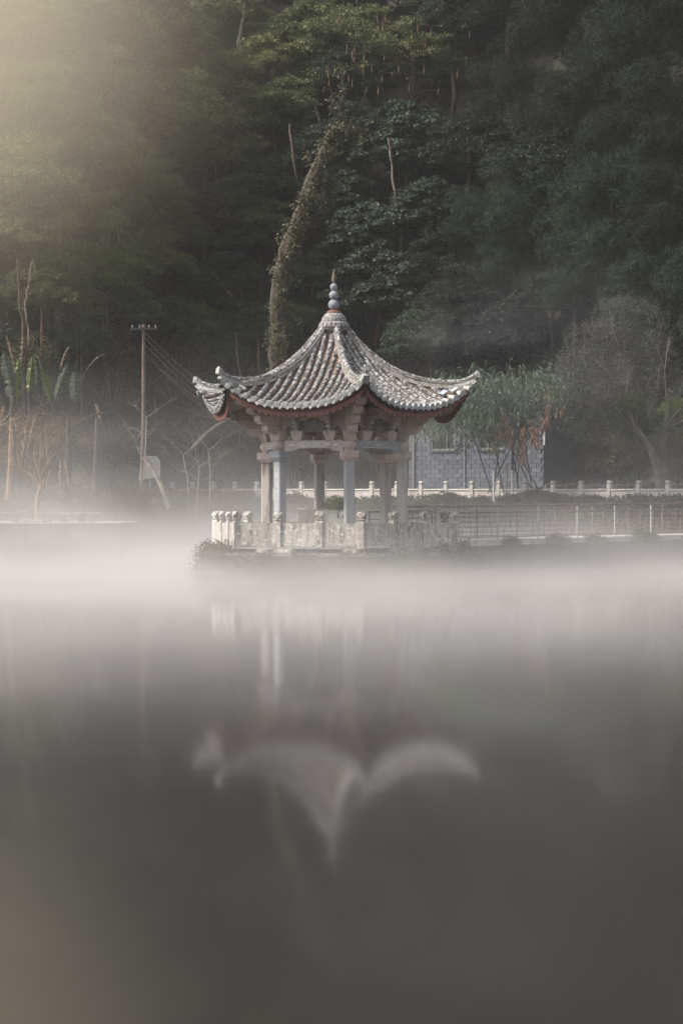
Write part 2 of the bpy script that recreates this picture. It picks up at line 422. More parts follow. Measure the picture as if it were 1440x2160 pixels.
HB = 1.1
for k in range(6):
    B = bay(k)
    m = MB()
    poly = [(-.93, 3.80), (-.66, 3.74), (-.60, 3.78), (-.55, 3.78), (-.50, 3.83), (.50, 3.83), (.55, 3.78), (.60, 3.78), (.66, 3.74), (.93, 3.80), (.93, 4.065), (-.93, 4.065)]
    poly[0] = (-.93, 3.74); poly[9] = (.93, 3.74)
    m.extr(poly, -.10, .10, B)
    bm_ = m.build('beam', M_beamblue if k == 5 else M_wallp, pav)
    y0 = -.104
    if k == 4:      # interlocking white lozenges and a flower at each end
        q = MB()
        def line(x0, z0, x1, z1, w=.011, q=q, B=B):
            d = Vector((x1 - x0, 0, z1 - z0)); n_ = Vector((-d.z, 0, d.x)).normalized() * w
            p = [Vector((x0, 0, z0)) + n_, Vector((x0, 0, z0)) - n_, Vector((x1, 0, z1)) - n_, Vector((x1, 0, z1)) + n_]
            q.extr([(v.x, v.z) for v in p], y0 - .004, y0 + .006, B)
        for cx, hw, hh in ((-.26, .27, .085), (0, .25, .085), (.26, .27, .085), (0, .13, .045), (-.38, .1, .035), (.38, .1, .035)):
            z = 3.945
            line(cx - hw, z, cx, z + hh); line(cx, z + hh, cx + hw, z); line(cx + hw, z, cx, z - hh); line(cx, z - hh, cx - hw, z)
        q.build('lozenge_inlay', M_white, pav)
        for sx in (-1, 1):
            q = MB()
            for j in range(9):
                aa = math.pi * j / 8
                l_ = .085 + .03 * (j % 2)
                ex, ez = math.cos(aa) * l_, math.sin(aa) * l_ * .85
                w = .022
                q.extr([(sx*.70 - w*math.sin(aa), 3.91 + w*math.cos(aa)), (sx*.70 + w*math.sin(aa), 3.91 - w*math.cos(aa)), (sx*.70 + ex, 3.91 + ez)], y0 - .003 - .0007*j, y0 + .006, B)
            q.build('flower_inlay', M_white, pav)
    if k in (5, 3, 0, 1, 2):
        # framed scrollwork
        q = MB()
        L, H2, z = .72, .085, 3.945
        for (cx, cz, dx, dz) in ((0, z + H2, 2*L - .1, .014), (0, z - H2, 2*L - .1, .014)):
            q.box((cx, y0 - .001, cz), (dx, .01, dz), M=B)
        for sx in (-1, 1):
            q.box((sx * L, y0 - .001, z), (.014, .01, 2*H2 - .06), M=B)
            for sz in (-1, 1):
                q.extr([(sx*(L-.057), z + sz*(H2+.007)), (sx*(L-.057), z + sz*(H2-.007)), (sx*(L-.007), z + sz*(H2-.037)), (sx*(L+.007), z + sz*(H2-.03))], y0 - .006, y0 + .004, B)
        q.build('panel_border', M_white, pav)
        q = MB()
        for sx in (-1, 1):
            pts = []
            for j in range(40):
                u = j / 39
                x = sx * (.06 + .60 * u); zz = z + .045 * math.sin(u * math.pi * 5)
                pts.append(B @ Vector((x, y0 - .004, zz)))
            q.tube(pts, .009, 4)
            for j in range(5):
                cx = sx * (.12 + .12 * j); cz = z + (.02 if j % 2 else -.02)
                pp = [B @ Vector((cx + .032*math.cos(t)*(1-t/9), y0 - .004, cz + .032*math.sin(t)*(1-t/9))) for t in np.linspace(0, 5.2, 10)]
                q.tube(pp, .008, 4)
        q.lathe([(.0, -.03), (.05, -.03), (.055, 0), (.05, .03), (.0, .03)], (0, 0, 0), 10, B @ Matrix.Translation((0, y0, z)) @ Matrix.Rotation(R(90), 4, 'X') @ Matrix.Scale(.2, 4, (0, 0, 1)))
        q.build('scroll_inlay', M_white, pav)

# carved marks on the right-hand face of the front left column
T4 = Matrix.Translation(pol(2.2, corners[4])) @ Matrix.Rotation(corners[4], 4, 'Z')
q = MB(); rr = random.Random(5)
for j in range(9):
    z = 3.12 - .24 * j
    for s_ in range(4):
        w, h = ((.09, .012) if s_ % 2 else (.014, .08))
        q.box((W/2 + .001, rr.uniform(-.03, .03), z + rr.uniform(-.06, .06)), (.006, w, h), M=T4)
q.build('column_writing', M_blueink, pav)

# upper frieze: bracket blocks, stepped corbels, plaques and boards
blockm = MB().hull6([(-.125, -.14, 0), (.125, -.14, 0), (.125, .12, 0), (-.125, .12, 0)], [(-.19, -.20, .22), (.19, -.20, .22), (.19, .12, .22), (-.19, .12, .22)])
blockm.box((0, -.04, .255), (.38, .32, .07), ch=.008)
blockm = blockm.mesh('bracket_block', M_pink)
for k in range(6):
    B = bay(k)
    for x in (-.52, .52):
        piece('bracket_block', blockm, B @ Matrix.Translation((x, 0, 4.068)), pav)
        q = MB()
        for j in range(5):
            y = -.21 - .095 * j
            q.box((x + (0.0), (y + .1) / 2, 4.30 + .128 * j + .055), (.13, abs(y) + .1, .112), ch=.018, M=B)
        q.build('stepped_corbel', M_wallp if k == 4 else M_pink, pav)
    # dark back board and carved plaque
    q = MB(); q.box((0, .06, 4.78), (2.2, .05, .94), M=B); q.build('back_board', M_under, pav)
    q = MB()
    q.extr([(-.385, 4.32), (.385, 4.32), (.40, 4.66), (.24, 4.70), (.16, 4.76), (-.16, 4.76), (-.24, 4.70), (-.40, 4.66)], -.07, -.02, B)
    plq = q.build('plaque', M_plaque, pav)
    # frieze board with arch over the plaque
    q = MB()
    q.extr([(-.45, 4.66), (-.26, 4.66), (-.17, 4.735), (.17, 4.735), (.26, 4.66), (.45, 4.66), (.45, 5.06), (-.45, 5.06)], -.15, -.085, B)
    q.build('arched_board', M_tan if k in (4,) else M_pink, pav)
    for sx in (-1, 1):
        q = MB()
        pg = [(.60, 4.36), (.66, 4.36), (.66, 4.42), (.71, 4.42), (.71, 4.50), (.83, 4.50), (.83, 4.42), (.88, 4.42), (.88, 4.36), (.97, 4.36), (1.08, 5.02), (.60, 5.02)]
        pg = [(sx * x, z) for x, z in pg]
        q.extr(pg if sx > 0 else pg[::-1], -.10, -.05, B)
        q.build('stepped_board', M_pink, pav)
        q = MB()
        pg = [(.59, 4.80), (.66, 4.80), (.66, 4.86), (.72, 4.86), (.72, 4.92), (.92, 4.92), (.92, 4.86), (.98, 4.86), (.98, 4.80), (1.06, 4.80), (1.10, 5.04), (.59, 5.04)]
        pg = [(sx * x, z) for x, z in pg]
        q.extr(pg if sx > 0 else pg[::-1], -.20, -.11, B)
        q.build('stepped_lintel', M_tan, pav)

# plaque writing
def text_on(s, size, M, mat, parent, ext=.004, shear=0.0):
    cu = bpy.data.curves.new('lettering', 'FONT'); cu.body = s; cu.size = size; cu.extrude = ext; cu.align_x = 'CENTER'; cu.align_y = 'CENTER'; cu.shear = shear
    cu.materials.append(mat)
    tmp = bpy.data.objects.new('tmp', cu); COL.objects.link(tmp)
    bpy.context.view_layer.update()
    me = bpy.data.meshes.new_from_object(tmp.evaluated_get(bpy.context.evaluated_depsgraph_get()))
    bpy.data.objects.remove(tmp); bpy.data.curves.remove(cu)
    o = bpy.data.objects.new('lettering', me); COL.objects.link(o); o.parent = parent
    o.matrix_local = Matrix.Translation(-wloc(parent)) @ M
    return o
B = bay(4)
for j, ch_ in enumerate('\u4ead\u9cf3\u82b1'):
    text_on(ch_, .24, B @ Matrix.Translation((-.25 + .25 * j, -.073, 4.55)) @ Matrix.Rotation(R(90), 4, 'X'), M_carve, pav, shear=.15)
B = bay(5)
q = MB(); rr = random.Random(9)
for j in range(16):
    x, z, l_ = rr.uniform(-.27, .24), rr.uniform(4.40, 4.66), rr.uniform(.05, .13)
    pts = [B @ Vector((x + l_*.45*u + .012*math.sin(3*u), -.073, z + l_*u)) for u in (-.5, -.2, .2, .5)]
    q.tube(pts, .008, 4)
q.build('plaque_carving', M_carve, pav)

# corner brackets: stacked noses fanning out along each diagonal
for k, a in enumerate(corners):
    T = Matrix.Translation(PC) @ Matrix.Rotation(a, 4, 'Z')
    piece('bracket_block', blockm, T @ Matrix.Translation((2.2, 0, 4.068)) @ Matrix.Rotation(R(90), 4, 'Z'), pav)
    tiers = [(4.27, 4.52, 2.62, 2.82), (4.535, 4.80, 2.84, 3.12), (4.815, 5.06, 3.14, 3.44), (5.075, 5.30, 3.46, 3.86)]
    for j, (z0, z1, r0, r1) in enumerate(tiers):
        q = MB()
        zm = (z0 + z1) / 2
        arc = [(r0, z0), (r0 + (r1-r0)*.6, z0 + .03), (r1 - .01, zm - .02), (r1, z1 - .05), (r1 - .02, z1)]
        if k in (0, 1): arc = [(r0, z0), (r1, z1)]
        pg = [(1.9, z0)] + arc + [(1.9, z1)]
        w = .13 + .012 * j
        q.extr(pg, -w, w, T)
        q.build('corner_bracket', M_pink, pav)
    # long curved corner rafter under the tip
    q = MB()
    pg = [(1.9, 5.31), (3.5, 5.32), (3.95, 5.47), (4.2, 5.60), (4.22, 5.72), (3.9, 5.60), (3.4, 5.5), (1.9, 5.5)]
    q.extr(pg, -.09, .09, T); q.build('corner_rafter', M_under, pav)

# roof surface -------------------------------------------------
RA = 3.72
_t = [0, .1, .2, .34, .51, .69, .79, .9, 1.0]
_z = [8.0, 7.44, 6.92, 6.35, 5.83, 5.43, 5.26, 5.11, 5.03]
def zmid(t):
    # smooth table
    return float(np.interp(t, TT, ZZ))
TT = np.linspace(0, 1, 200)
ZZ = np.polyval(np.polyfit(_t, _z, 5), TT)
def roof(k, t, s):
    """face k, t = 0 apex .. 1 eave, s = -1..1 across"""
    a = faces[k]
    n = Vector((math.cos(a), math.sin(a), 0)); tg = Vector((-math.sin(a), math.cos(a), 0))
    fl = .13 * t**3 * abs(s)**4
    hw = t * RA * math.tan(R(30))
    z = zmid(t) + .74 * t**2.2 * abs(s)**2.7
    return PC + n * (t * RA + fl) + tg * (s * (hw + fl * .6)) + Vector((0, 0, z))
def roof_frame(k, t, u):
    hw = t * RA * math.tan(R(30))
    s = max(-1, min(1, u / hw))
    p = roof(k, t, s)
    e = .01
    dt = (roof(k, t + e, max(-1, min(1, u / ((t+e) * RA * math.tan(R(30)))))) - p).normalized()
    ds = (roof(k, t, min(1, s + e)) - roof(k, t, max(-1, s - e))).normalized()
    n = ds.cross(dt)
    if n.z < 0: n = -n
    n.normalize()
    x = (dt.cross(n)).normalized()
    return p, x, dt, n

# deck: shell with thickness
m = MB()
NT, NS = 18, 16
for k in range(6):
    top = []; bot = []
    for i in range(NT + 1):
        t = .06 + (.985 - .06) * i / NT
        for j in range(NS + 1):
            s = -1 + 2 * j / NS
            p = roof(k, t, s)
            top.append(p); bot.append(p - Vector((0, 0, .11 if t > .2 else .05)))
    g = lambda i, j: i * (NS + 1) + j
    fs = []; o = len(top)
    for i in range(NT):
        for j in range(NS):
            fs.append((g(i, j), g(i+1, j), g(i+1, j+1), g(i, j+1)))
            fs.append((o+g(i, j), o+g(i, j+1), o+g(i+1, j+1), o+g(i+1, j)))
    for j in range(NS):
        fs.append((g(NT, j), o+g(NT, j), o+g(NT, j+1), g(NT, j+1)))
    m.add(top + bot, fs)
m.build('roof_deck', M_pan, pav)
# underside lining boards
m = MB()
for k in range(6):
    pts = []
    for i in range(NT + 1):
        t = .30 + (.97 - .30) * i / NT
        for j in range(NS + 1):
            pts.append(roof(k, t, -1 + 2 * j / NS) - Vector((0, 0, .17)))
    m.add(pts, [(i*(NS+1)+j, i*(NS+1)+j+1, (i+1)*(NS+1)+j+1, (i+1)*(NS+1)+j) for i in range(NT) for j in range(NS)])
m.build('roof_lining', M_under, pav)

# fascia with scalloped lower edge
for k in range(6):
    m = MB(); N = 84; v = []
    for j in range(N + 1):
        s = -.985 + 1.97 * j / N
        p = roof(k, .955, s); ph = (j % 4)
        d = .30 + (.055 if ph in (1, 2) else 0) + (.02 if ph == 2 else 0)
        inn = (PC - p); inn.z = 0; inn.normalize()
        v += [p - Vector((0, 0, .112)), p - Vector((0, 0, d)), p - Vector((0, 0, d)) + inn * .03, p - Vector((0, 0, .112)) + inn * .03]
    f = []
    for j in range(N):
        for q_ in range(4):
            f.append((j*4+q_, j*4+(q_+1) % 4, (j+1)*4+(q_+1) % 4, (j+1)*4+q_))
    m.add(v, f); m.build('fascia_board', M_red, pav)

# cover tiles
def halfpipe(L, r0, r1, closed, n=7, th=.02):
    m = MB(); v = []; f = []
    for (y, r) in ((0, r0), (L, r1)):
        for i in range(n + 1):
            a = math.pi * i / n
            v.append((r * math.cos(a), y, r * math.sin(a) * 1.05))
    for i in range(n): f.append((i, i+1, n+2+i, n+1+i))
    f.append(tuple(range(n+1))[::-1]); f.append(tuple(range(n+1, 2*n+2)))
    m.add(v, f)
    if closed:
        vv = [(0, L + .012, .01)] + [(r1*1.22*math.cos(2*math.pi*i/10), L + .004, .02 + r1*1.22*math.sin(2*math.pi*i/10)) for i in range(10)]
        vv += [(r1*1.22*math.cos(2*math.pi*i/10), L - .02, .02 + r1*1.22*math.sin(2*math.pi*i/10)) for i in range(10)]
        m.add(vv, [(0, 1+i, 1+(i+1) % 10) for i in range(10)] + [(1+i, 11+i, 11+(i+1) % 10, 1+(i+1) % 10) for i in range(10)])
    return m
TL = .285
tile_a = halfpipe(TL + .03, .066, .080, False).mesh('roof_tile', M_tile, smooth=False)
tile_e = halfpipe(TL + .02, .066, .078, True).mesh('eave_tile', M_horn)
rt = random.Random(3)
stuffm = MB()
rows = 9; PITCH = .236
tiles = []
for k in range(6):
    for r_ in range(-rows, rows):
        u = (r_ + .5) * PITCH
        tmin = max(.115, abs(u) / (RA * math.tan(R(30))) + .02)
        t = 1.0; first = True
        while True:
            p, x, y, n = roof_frame(k, t, u)
            # step up the slope by one tile length
            t2 = t
            while t2 > tmin and (roof_frame(k, t2, u)[0] - p).length < TL: t2 -= .004
            if t2 <= tmin and (roof_frame(k, max(t2, .02), u)[0] - p).length < TL * .45: break
            p2 = roof_frame(k, max(t2, .02), u)[0]
            yy = (p - p2).normalized(); xx = yy.cross(n).normalized(); nn = xx.cross(yy)
            if nn.z < 0: nn = -nn; xx = -xx
            j = rt.uniform(-.012, .012)
            M = frame(p2 + xx * j + nn * (.006 + rt.uniform(0, .012)), xx, yy + xx * rt.uniform(-.03, .03), nn)
            tiles.append((k, first, M, p)); first = False
            if t2 <= tmin: break
            t = t2
vis = [q for q in tiles if q[0] in (4, 5)]
vis.sort(key=lambda q: (not q[1], q[3].y))
n_t = 0
chosen = set()
for q in vis:
    if q[1] or n_t < 300:
        if not q[1]: n_t += 1
        chosen.add(id(q))
        piece('eave_tile' if q[1] else 'roof_tile', tile_e if q[1] else tile_a, q[2], pav)
for q in tiles:
    if id(q) in chosen: continue
    src = halfpipe(TL + .03, .066, .080, q[1], n=5)
    stuffm.add(src.v, src.f, q[2])
o = stuffm.build('far_roof_tiles', M_tile, pav); o['kind'] = 'stuff'
# drip tiles between the rows
far_drip = MB()
for k in range(6):
    for r_ in range(-rows, rows + 1):
        m = MB() if k in (4, 5) else far_drip
        u = r_ * PITCH
        if abs(u) > RA * math.tan(R(30)) - .05: continue
        p, x, y, n = roof_frame(k, 1.0, u)
        y = Vector((y.x, y.y, 0)).normalized(); x = Vector((-y.y, y.x, 0))
        w = .085
        a_ = [p + x*w + Vector((0, 0, .01)), p - x*w + Vector((0, 0, .01)), p - x*w*.6 - Vector((0, 0, .07)), p - Vector((0, 0, .115)), p + x*w*.6 - Vector((0, 0, .07))]
        m.hull6([q + y*.01 for q in a_], [q - y*.012 for q in a_])
        if k in (4, 5): m.build('drip_tile', M_horn, pav)
far_drip.build('far_drip_tiles', M_horn, pav)['kind'] = 'stuff'

# hip ridges and upturned horns
def sweep(mb_, pts, prof_fn, side):
    n = None; v = []
    for i, p in enumerate(pts):
        d = (pts[min(i+1, len(pts)-1)] - pts[max(i-1, 0)]).normalized()
        nn = side.cross(d)
        if nn.z < 0: nn = -nn
        pr = prof_fn(i / (len(pts) - 1)); n = len(pr)
        for (a_, b_) in pr: v.append(p + side * a_ + nn * b_)
    f = [(i*n+q_, i*n+(q_+1) % n, (i+1)*n+(q_+1) % n, (i+1)*n+q_) for i in range(len(pts)-1) for q_ in range(n)]
    f.append(tuple(range(n))); f.append(tuple((len(pts)-1)*n + q_ for q_ in range(n))[::-1])
    mb_.add(v, f)
capt = halfpipe(.31, .068, .078, False).mesh('ridge_tile', M_tile)
for k, a in enumerate(corners):
    dirr = Vector((math.cos(a), math.sin(a), 0)); side = Vector((-math.sin(a), math.cos(a), 0))
    kf = (k + 5) % 6      # face on one side; its s=+1 edge is this corner
    base = []
    for i in range(30):
        t = .10 + .90 * i / 29
        p = roof(kf, t, 1.0)
        r_ = (p - PC); rr_ = Vector((r_.x, r_.y, 0)).length
        base.append(PC + dirr * rr_ + Vector((0, 0, p.z)))
    m = MB()
    sweep(m, [p - Vector((0, 0, .02)) for p in base], lambda u: [(-.115, 0), (-.115, .07), (-.075, .075), (-.075, .135), (.075, .135), (.075, .075), (.115, .07), (.115, 0)], side)
    m.build('hip_ridge', M_ridge, pav)
    # thin projecting course and the cap line that runs on into the horn
    line = [p + Vector((0, 0, .135)) for p in base[:-2]]
    r1 = (base[-3] - PC); r1 = Vector((r1.x, r1.y, 0)).length
    z1 = line[-1].z
    r_end, z_end = 4.62, 6.10
    horn = []
    for i in range(9):
        u = i / 8
        r_ = r1 + (r_end - r1) * u
        sl = .20
        z = z1 + sl * (r_ - r1) + (z_end - z1 - sl * (r_end - r1)) * u**1.9
        horn.append(PC + dirr * r_ + Vector((0, 0, z)))
    m = MB()
    sweep(m, line + horn[1:], lambda u: [(-.098, 0), (-.098, .03), (.098, .03), (.098, 0)] , side)
    m.build('ridge_course', M_ridge, pav)
    m = MB()
    sweep(m, [p - Vector((0, 0, .002)) for p in horn], lambda u: [(-.06, -.10 + .06*u), (-.06, 0), (.06, 0), (.06, -.10 + .06*u)], side)
    # lower beak
    c = PC + dirr * (r1 + .12) + Vector((0, 0, z1 - .09))
    Tm = Matrix.Translation(PC) @ Matrix.Rotation(a, 4, 'Z')
    m.extr([(r1 - .25, z1 - .30), (r1 + .18, z1 - .22), (r1 + .33, z1 - .06), (r1 + .43, z1 + .02), (r1 + .36, z1 + .09), (r1 + .22, z1 + .05), (r1, z1 - .02), (r1 - .25, z1 - .05)], -.10, .10, Tm)
    # hooked tip
    m.extr([(r_end - .10, z_end - .03), (r_end + .01, z_end - .12), (r_end + .045, z_end - .09), (r_end + .02, z_end + .075), (r_end - .03, z_end + .085), (r_end - .10, z_end + .06)], -.075, .075, Tm)
    m.build('ridge_horn', M_horn, pav)
    # cap tiles
    allp = [p + Vector((0, 0, .032)) for p in line + horn[1:]]
    acc = 0; i = 0
    seg = [0]
    for q in range(1, len(allp)): seg.append(seg[-1] + (allp[q] - allp[q-1]).length)
    tot = seg[-1]; s_ = 0.0
    def onpath(d):
        d = max(0, min(tot, d)); j = int(np.searchsorted(seg, d)); j = max(1, min(len(seg)-1, j))
        w = (d - seg[j-1]) / (seg[j] - seg[j-1] + 1e-9)
        return allp[j-1].lerp(allp[j], w)
    nct = int(tot / .285)
    for q in range(nct):
        p = onpath(q * tot / nct); p2 = onpath((q + 1) * tot / nct)
        yy = (p2 - p).normalized(); nn = side.cross(yy)
        if nn.z < 0: nn = -nn
        piece('ridge_tile', capt, frame(p + nn * (.003 + rt.uniform(0, .008)), yy.cross(nn), yy * ((p2-p).length / .285), nn), pav)
# little white tile on the roof and one loose pale slab near each front horn
m = MB()
p, x, y, n = roof_frame(4, .93, -1.75)
m.box((0, 0, 0), (.22, .10, .05), M=frame(p + n * .12, x, y, n))
p, x, y, n = roof_frame(5, .93, 1.75)
m.box((0, 0, 0), (.24, .10, .05), M=frame(p + n * .12, x, y, n))
m.build('loose_tile', M_horn, pav)
M_flood = plain('floodlight_panel', (.42, .50, .62), .3)
m = MB()
p, x, y, n = roof_frame(3, .90, 1.55)
m.box((0, 0, 0), (.24, .20, .02), .6, M=frame(p + n * .13, x, y, n))
m.build('floodlight', M_flood, pav); m = MB()
p, x, y, n = roof_frame(5, .88, 1.5)
m.box((0, 0, 0), (.26, .16, .02), .3, M=frame(p + n * .13, x, y, n))
m.build('floodlight', M_flood, pav)

# crown of the roof
fin = MB().lathe([(.30, 7.42), (.46, 7.56), (.46, 7.60), (.40, 7.70)], PC, 24).build('cap_base', M_ridge, pav)
m = MB()
for i in range(20):
    a = 2 * math.pi * i / 20
    T = Matrix.Translation(PC) @ Matrix.Rotation(a, 4, 'Z')
    m.extr([(.33, 7.66), (.475, 7.60), (.49, 7.63), (.46, 7.74), (.38, 7.82), (.33, 7.80)], -.062, .062, T)
m.build('cap_ring', M_cap, pav)
MB().lathe([(.40, 7.78), (.385, 7.86), (.35, 7.95), (.28, 8.04), (.20, 8.09)], PC, 24).build('cap_dome', M_cap, pav, smooth=True)
MB().lathe([(.235, 8.07), (.225, 8.11), (.17, 8.15), (.10, 8.17)], PC, 20).build('red_dome', M_red, pav, smooth=True)
def ball(z, r, ring):
    pr = []
    for i in range(13):
        t = -math.pi/2 + math.pi * i / 12
        pr.append((max(.02, r * math.cos(t)), z + r * math.sin(t)))
    b_ = MB().lathe(pr, PC, 24).build('finial_ball', M_ball, pav, smooth=True)
    MB().lathe([(r*.98, z - .012), (r*1.045, z), (r*.98, z + .012)], PC, 24).build('finial_band', M_ball, b_)
ball(8.33, .175, 1); ball(8.63, .147, 1); ball(8.885, .118, 1)
MB().lathe([(.035, 8.98), (.045, 9.04), (.068, 9.14), (.055, 9.22), (.03, 9.32), (.006, 9.41)], PC, 10).build('finial_spike', M_spike, pav, smooth=True)

# ------------------------------------------------------------------ island
isl = thing('stone_island', PC, 'low six sided stone island base carrying the pavilion and its railing', 'island')
def hexring(r, z): return [pol(r, a, z) for a in corners]
MB().hull6(hexring(4.30, -.9), hexring(4.12, .58)).build('rubble_base', M_stone, isl)
MB().hull6(hexring(4.30, .585), hexring(4.30, .68)).build('ledge_slab', M_quay, isl)
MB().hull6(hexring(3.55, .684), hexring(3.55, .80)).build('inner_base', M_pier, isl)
MB().hull6(hexring(4.02, .803), hexring(4.02, FLOOR)).build('floor_slab', M_quay, isl)
ri = random.Random(11)
cb = MB().box((0, 0, 0), (1, 1, 1), ch=.06).mesh('footing_stone', M_rail)
RH = 4.0
for k in range(6):
    c0, c1 = pol(RH, corners[k]), pol(RH, corners[(k+1) % 6])
    d = (c1 - c0).normalized(); L = (c1 - c0).length; rz = math.atan2(d.y, d.x)
    u = 0.15
    while u < L - .2:
        w = ri.uniform(.35, .75)
        if ri.random() < .62:
            p = c0 + d * (u + w/2) + Vector((0, 0, .742)); 
            piece('footing_stone', cb, Matrix.Translation(p) @ Matrix.Rotation(rz + ri.uniform(-.05, .05), 4, 'Z') @ Matrix.Diagonal((w, ri.uniform(.25, .4), .108, 1)), isl)
        u += w + ri.uniform(.02, .35)

rail = thing('stone_railing', PC + Vector((0, 0, FLOOR)), 'weathered stone railing of posts and slabs round the pavilion island', 'railing')
pm = MB()
pm.box((0, 0, .40), (.25, .23, .80), ch=.02)
pm.box((0, 0, .825), (.17, .16, .05))
pm.box((0, 0, .865), (.25, .23, .03), ch=.008)
# faceted head: cuboctahedron
h = .125; zc = .985
cv = [(-h, -h, 0), (h, -h, 0), (h, h, 0), (-h, h, 0)]
ov = [(0, -h*1.05, h*.0), (h*1.05, 0, 0)]
vv = []
for (x, y) in ((0, -1), (1, 0), (0, 1), (-1, 0)): vv.append((x*h*.95, y*h*.95, -.105))
for (x, y) in ((-1, -1), (1, -1), (1, 1), (-1, 1)): vv.append((x*h*1.05, y*h*1.05, 0))
for (x, y) in ((0, -1), (1, 0), (0, 1), (-1, 0)): vv.append((x*h*.95, y*h*.95, .105))
ff = [(0, 3, 2, 1), (8, 9, 10, 11)]
for i in range(4):
    a_, b_ = 4 + i, 4 + (i+1) % 4
    ff += [(a_, i, b_), (a_, b_, 8 + i)]
    ff += [(i, (i+1) % 4, b_), (b_, 8 + (i+1) % 4, 8 + i)]
pm.add(vv, ff, Matrix.Translation((0, 0, zc)))
pmesh = pm.mesh('post', M_rail)
pmesh2 = pm.mesh('post', M_rail)
for k in range(6):
    c0, c1 = pol(RH - .12, corners[k], FLOOR), pol(RH - .12, corners[(k+1) % 6], FLOOR)
    d = (c1 - c0); rz = math.atan2(d.y, d.x)
    for j in range(3):
        p = c0 + d * (j / 3)
        z = -.03 + ri.uniform(-.02, .02)
        if k == 0 and j == 2: continue
        o = piece('post', pmesh, Matrix.Translation(p + Vector((0, 0, z))) @ Matrix.Rotation(rz + (R(30) if j == 0 else 0) + ri.uniform(-.03, .03), 4, 'Z') @ Matrix.Rotation(ri.uniform(-.015, .015), 4, 'Y'), rail, M_railw if k in (2, 3) and ri.random() < .8 else None)
        if k == 0 and j == 1: continue
        q0, q1 = c0 + d * (j/3), c0 + d * ((j+1)/3)
        mid = (q0 + q1) / 2; w = (q1 - q0).length - .24
        q = MB()
        hh = .69; zb = FLOOR + .02
        pg = [(-w/2, .06), (-w/2 + .12, .0)]
        for s_ in range(5): pg.append((-w/2 + .12 + (w - .24) * (s_ + .5) / 5, ri.uniform(.0, .05)))
        pg += [(w/2 - .12, .0), (w/2, .07), (w/2, hh), (-w/2, hh + ri.uniform(-.01, .01))]
        T = Matrix.Translation(Vector((mid.x, mid.y, zb))) @ Matrix.Rotation(rz, 4, 'Z')
        q.extr(pg, -.055, .055, T)
        q.build('slab_panel', M_railw if k == 2 or (k == 3 and j == 0) else M_rail, rail)

tb = thing('stone_bench_block', PC + Vector((-.62, -1.0, FLOOR)), 'pink flared stone block standing between the pavilion columns', 'stone block')
q = MB(); T = Matrix.Translation(Vector((PC.x - .62, PC.y - 1.0, 0)))
q.extr([(-.52, FLOOR), (.52, FLOOR), (.475, 1.35), (.45, 1.6), (.455, 1.98), (-.455, 1.98), (-.45, 1.6), (-.475, 1.35)], -.2, .2, T)
q.build('block_body', M_wallp, tb)
q = MB().box((PC.x - .95, PC.y - 1.05, 2.0), (.22, .15, .035)); q.build('small_slab', M_white, tb)

# ------------------------------------------------------------------ foliage generators
def leafmesh(name, C, Nrm, n, spread, L, Wd, droop, seed, flat=.5, updome=True, jit=.6, normmode='up', vclump=True, mat=None, lvar=.35):
    """C: clump centres (m,3); Nrm: outward dirs (m,3); n leaves per clump"""
    rg = np.random.default_rng(seed)
    m = len(C); C = np.repeat(C, n, 0); O = np.repeat(Nrm, n, 0)
    d = rg.normal(size=(m*n, 3)); d /= np.linalg.norm(d, axis=1, keepdims=True)
    if updome: d[:, 2] = np.abs(d[:, 2]) * 1.0 - .15
    rad = spread * np.repeat(rg.uniform(.6, 1.25, m), n)[:, None] * (rg.uniform(.0, 1, (m*n, 1)) ** .45)
    P = C + d * rad * np.array([1, 1, flat])
    ax = d * .9 + O * .35 + rg.normal(size=(m*n, 3)) * jit * .5
    ax[:, 2] -= droop
    ax /= np.linalg.norm(ax, axis=1, keepdims=True) + 1e-9
    if normmode == 'up': nr = np.array([0, 0, 1.0]) + O * .4 + rg.normal(size=(m*n, 3)) * .45
    else: nr = d + O * .8 + np.array([0, 0, .35]) + rg.normal(size=(m*n, 3)) * .35
    sd_ = np.cross(ax, nr); sd_ /= np.linalg.norm(sd_, axis=1, keepdims=True) + 1e-9
    l = L * rg.uniform(1 - lvar, 1 + lvar, (m*n, 1)); w = Wd * rg.uniform(.75, 1.25, (m*n, 1))
    v = np.empty((m*n, 4, 3))
    v[:, 0] = P; v[:, 1] = P + ax * l * .5 + sd_ * w * .5; v[:, 2] = P + ax * l; v[:, 3] = P + ax * l * .5 - sd_ * w * .5
    vv_ = rg.uniform(0, 1, m*n) * .6 + np.repeat(rg.uniform(0, 1, m), n) * .4
    return quads(name, v.reshape(-1, 3), vv_, mat)

def quads(name, v, var, mat):
    nq = len(v) // 4
    me = bpy.data.meshes.new(name)
    me.vertices.add(len(v)); me.vertices.foreach_set('co', v.astype(np.float32).ravel())
    me.loops.add(nq * 4); me.loops.foreach_set('vertex_index', np.arange(nq * 4, dtype=np.int32))
    me.polygons.add(nq); me.polygons.foreach_set('loop_start', np.arange(0, nq * 4, 4, dtype=np.int32))
    me.polygons.foreach_set('loop_total', np.full(nq, 4, dtype=np.int32))
    a = me.attributes.new('v', 'FLOAT', 'FACE'); a.data.foreach_set('value', var.astype(np.float32))
    if mat: me.materials.append(mat)
    me.update(calc_edges=True); return me

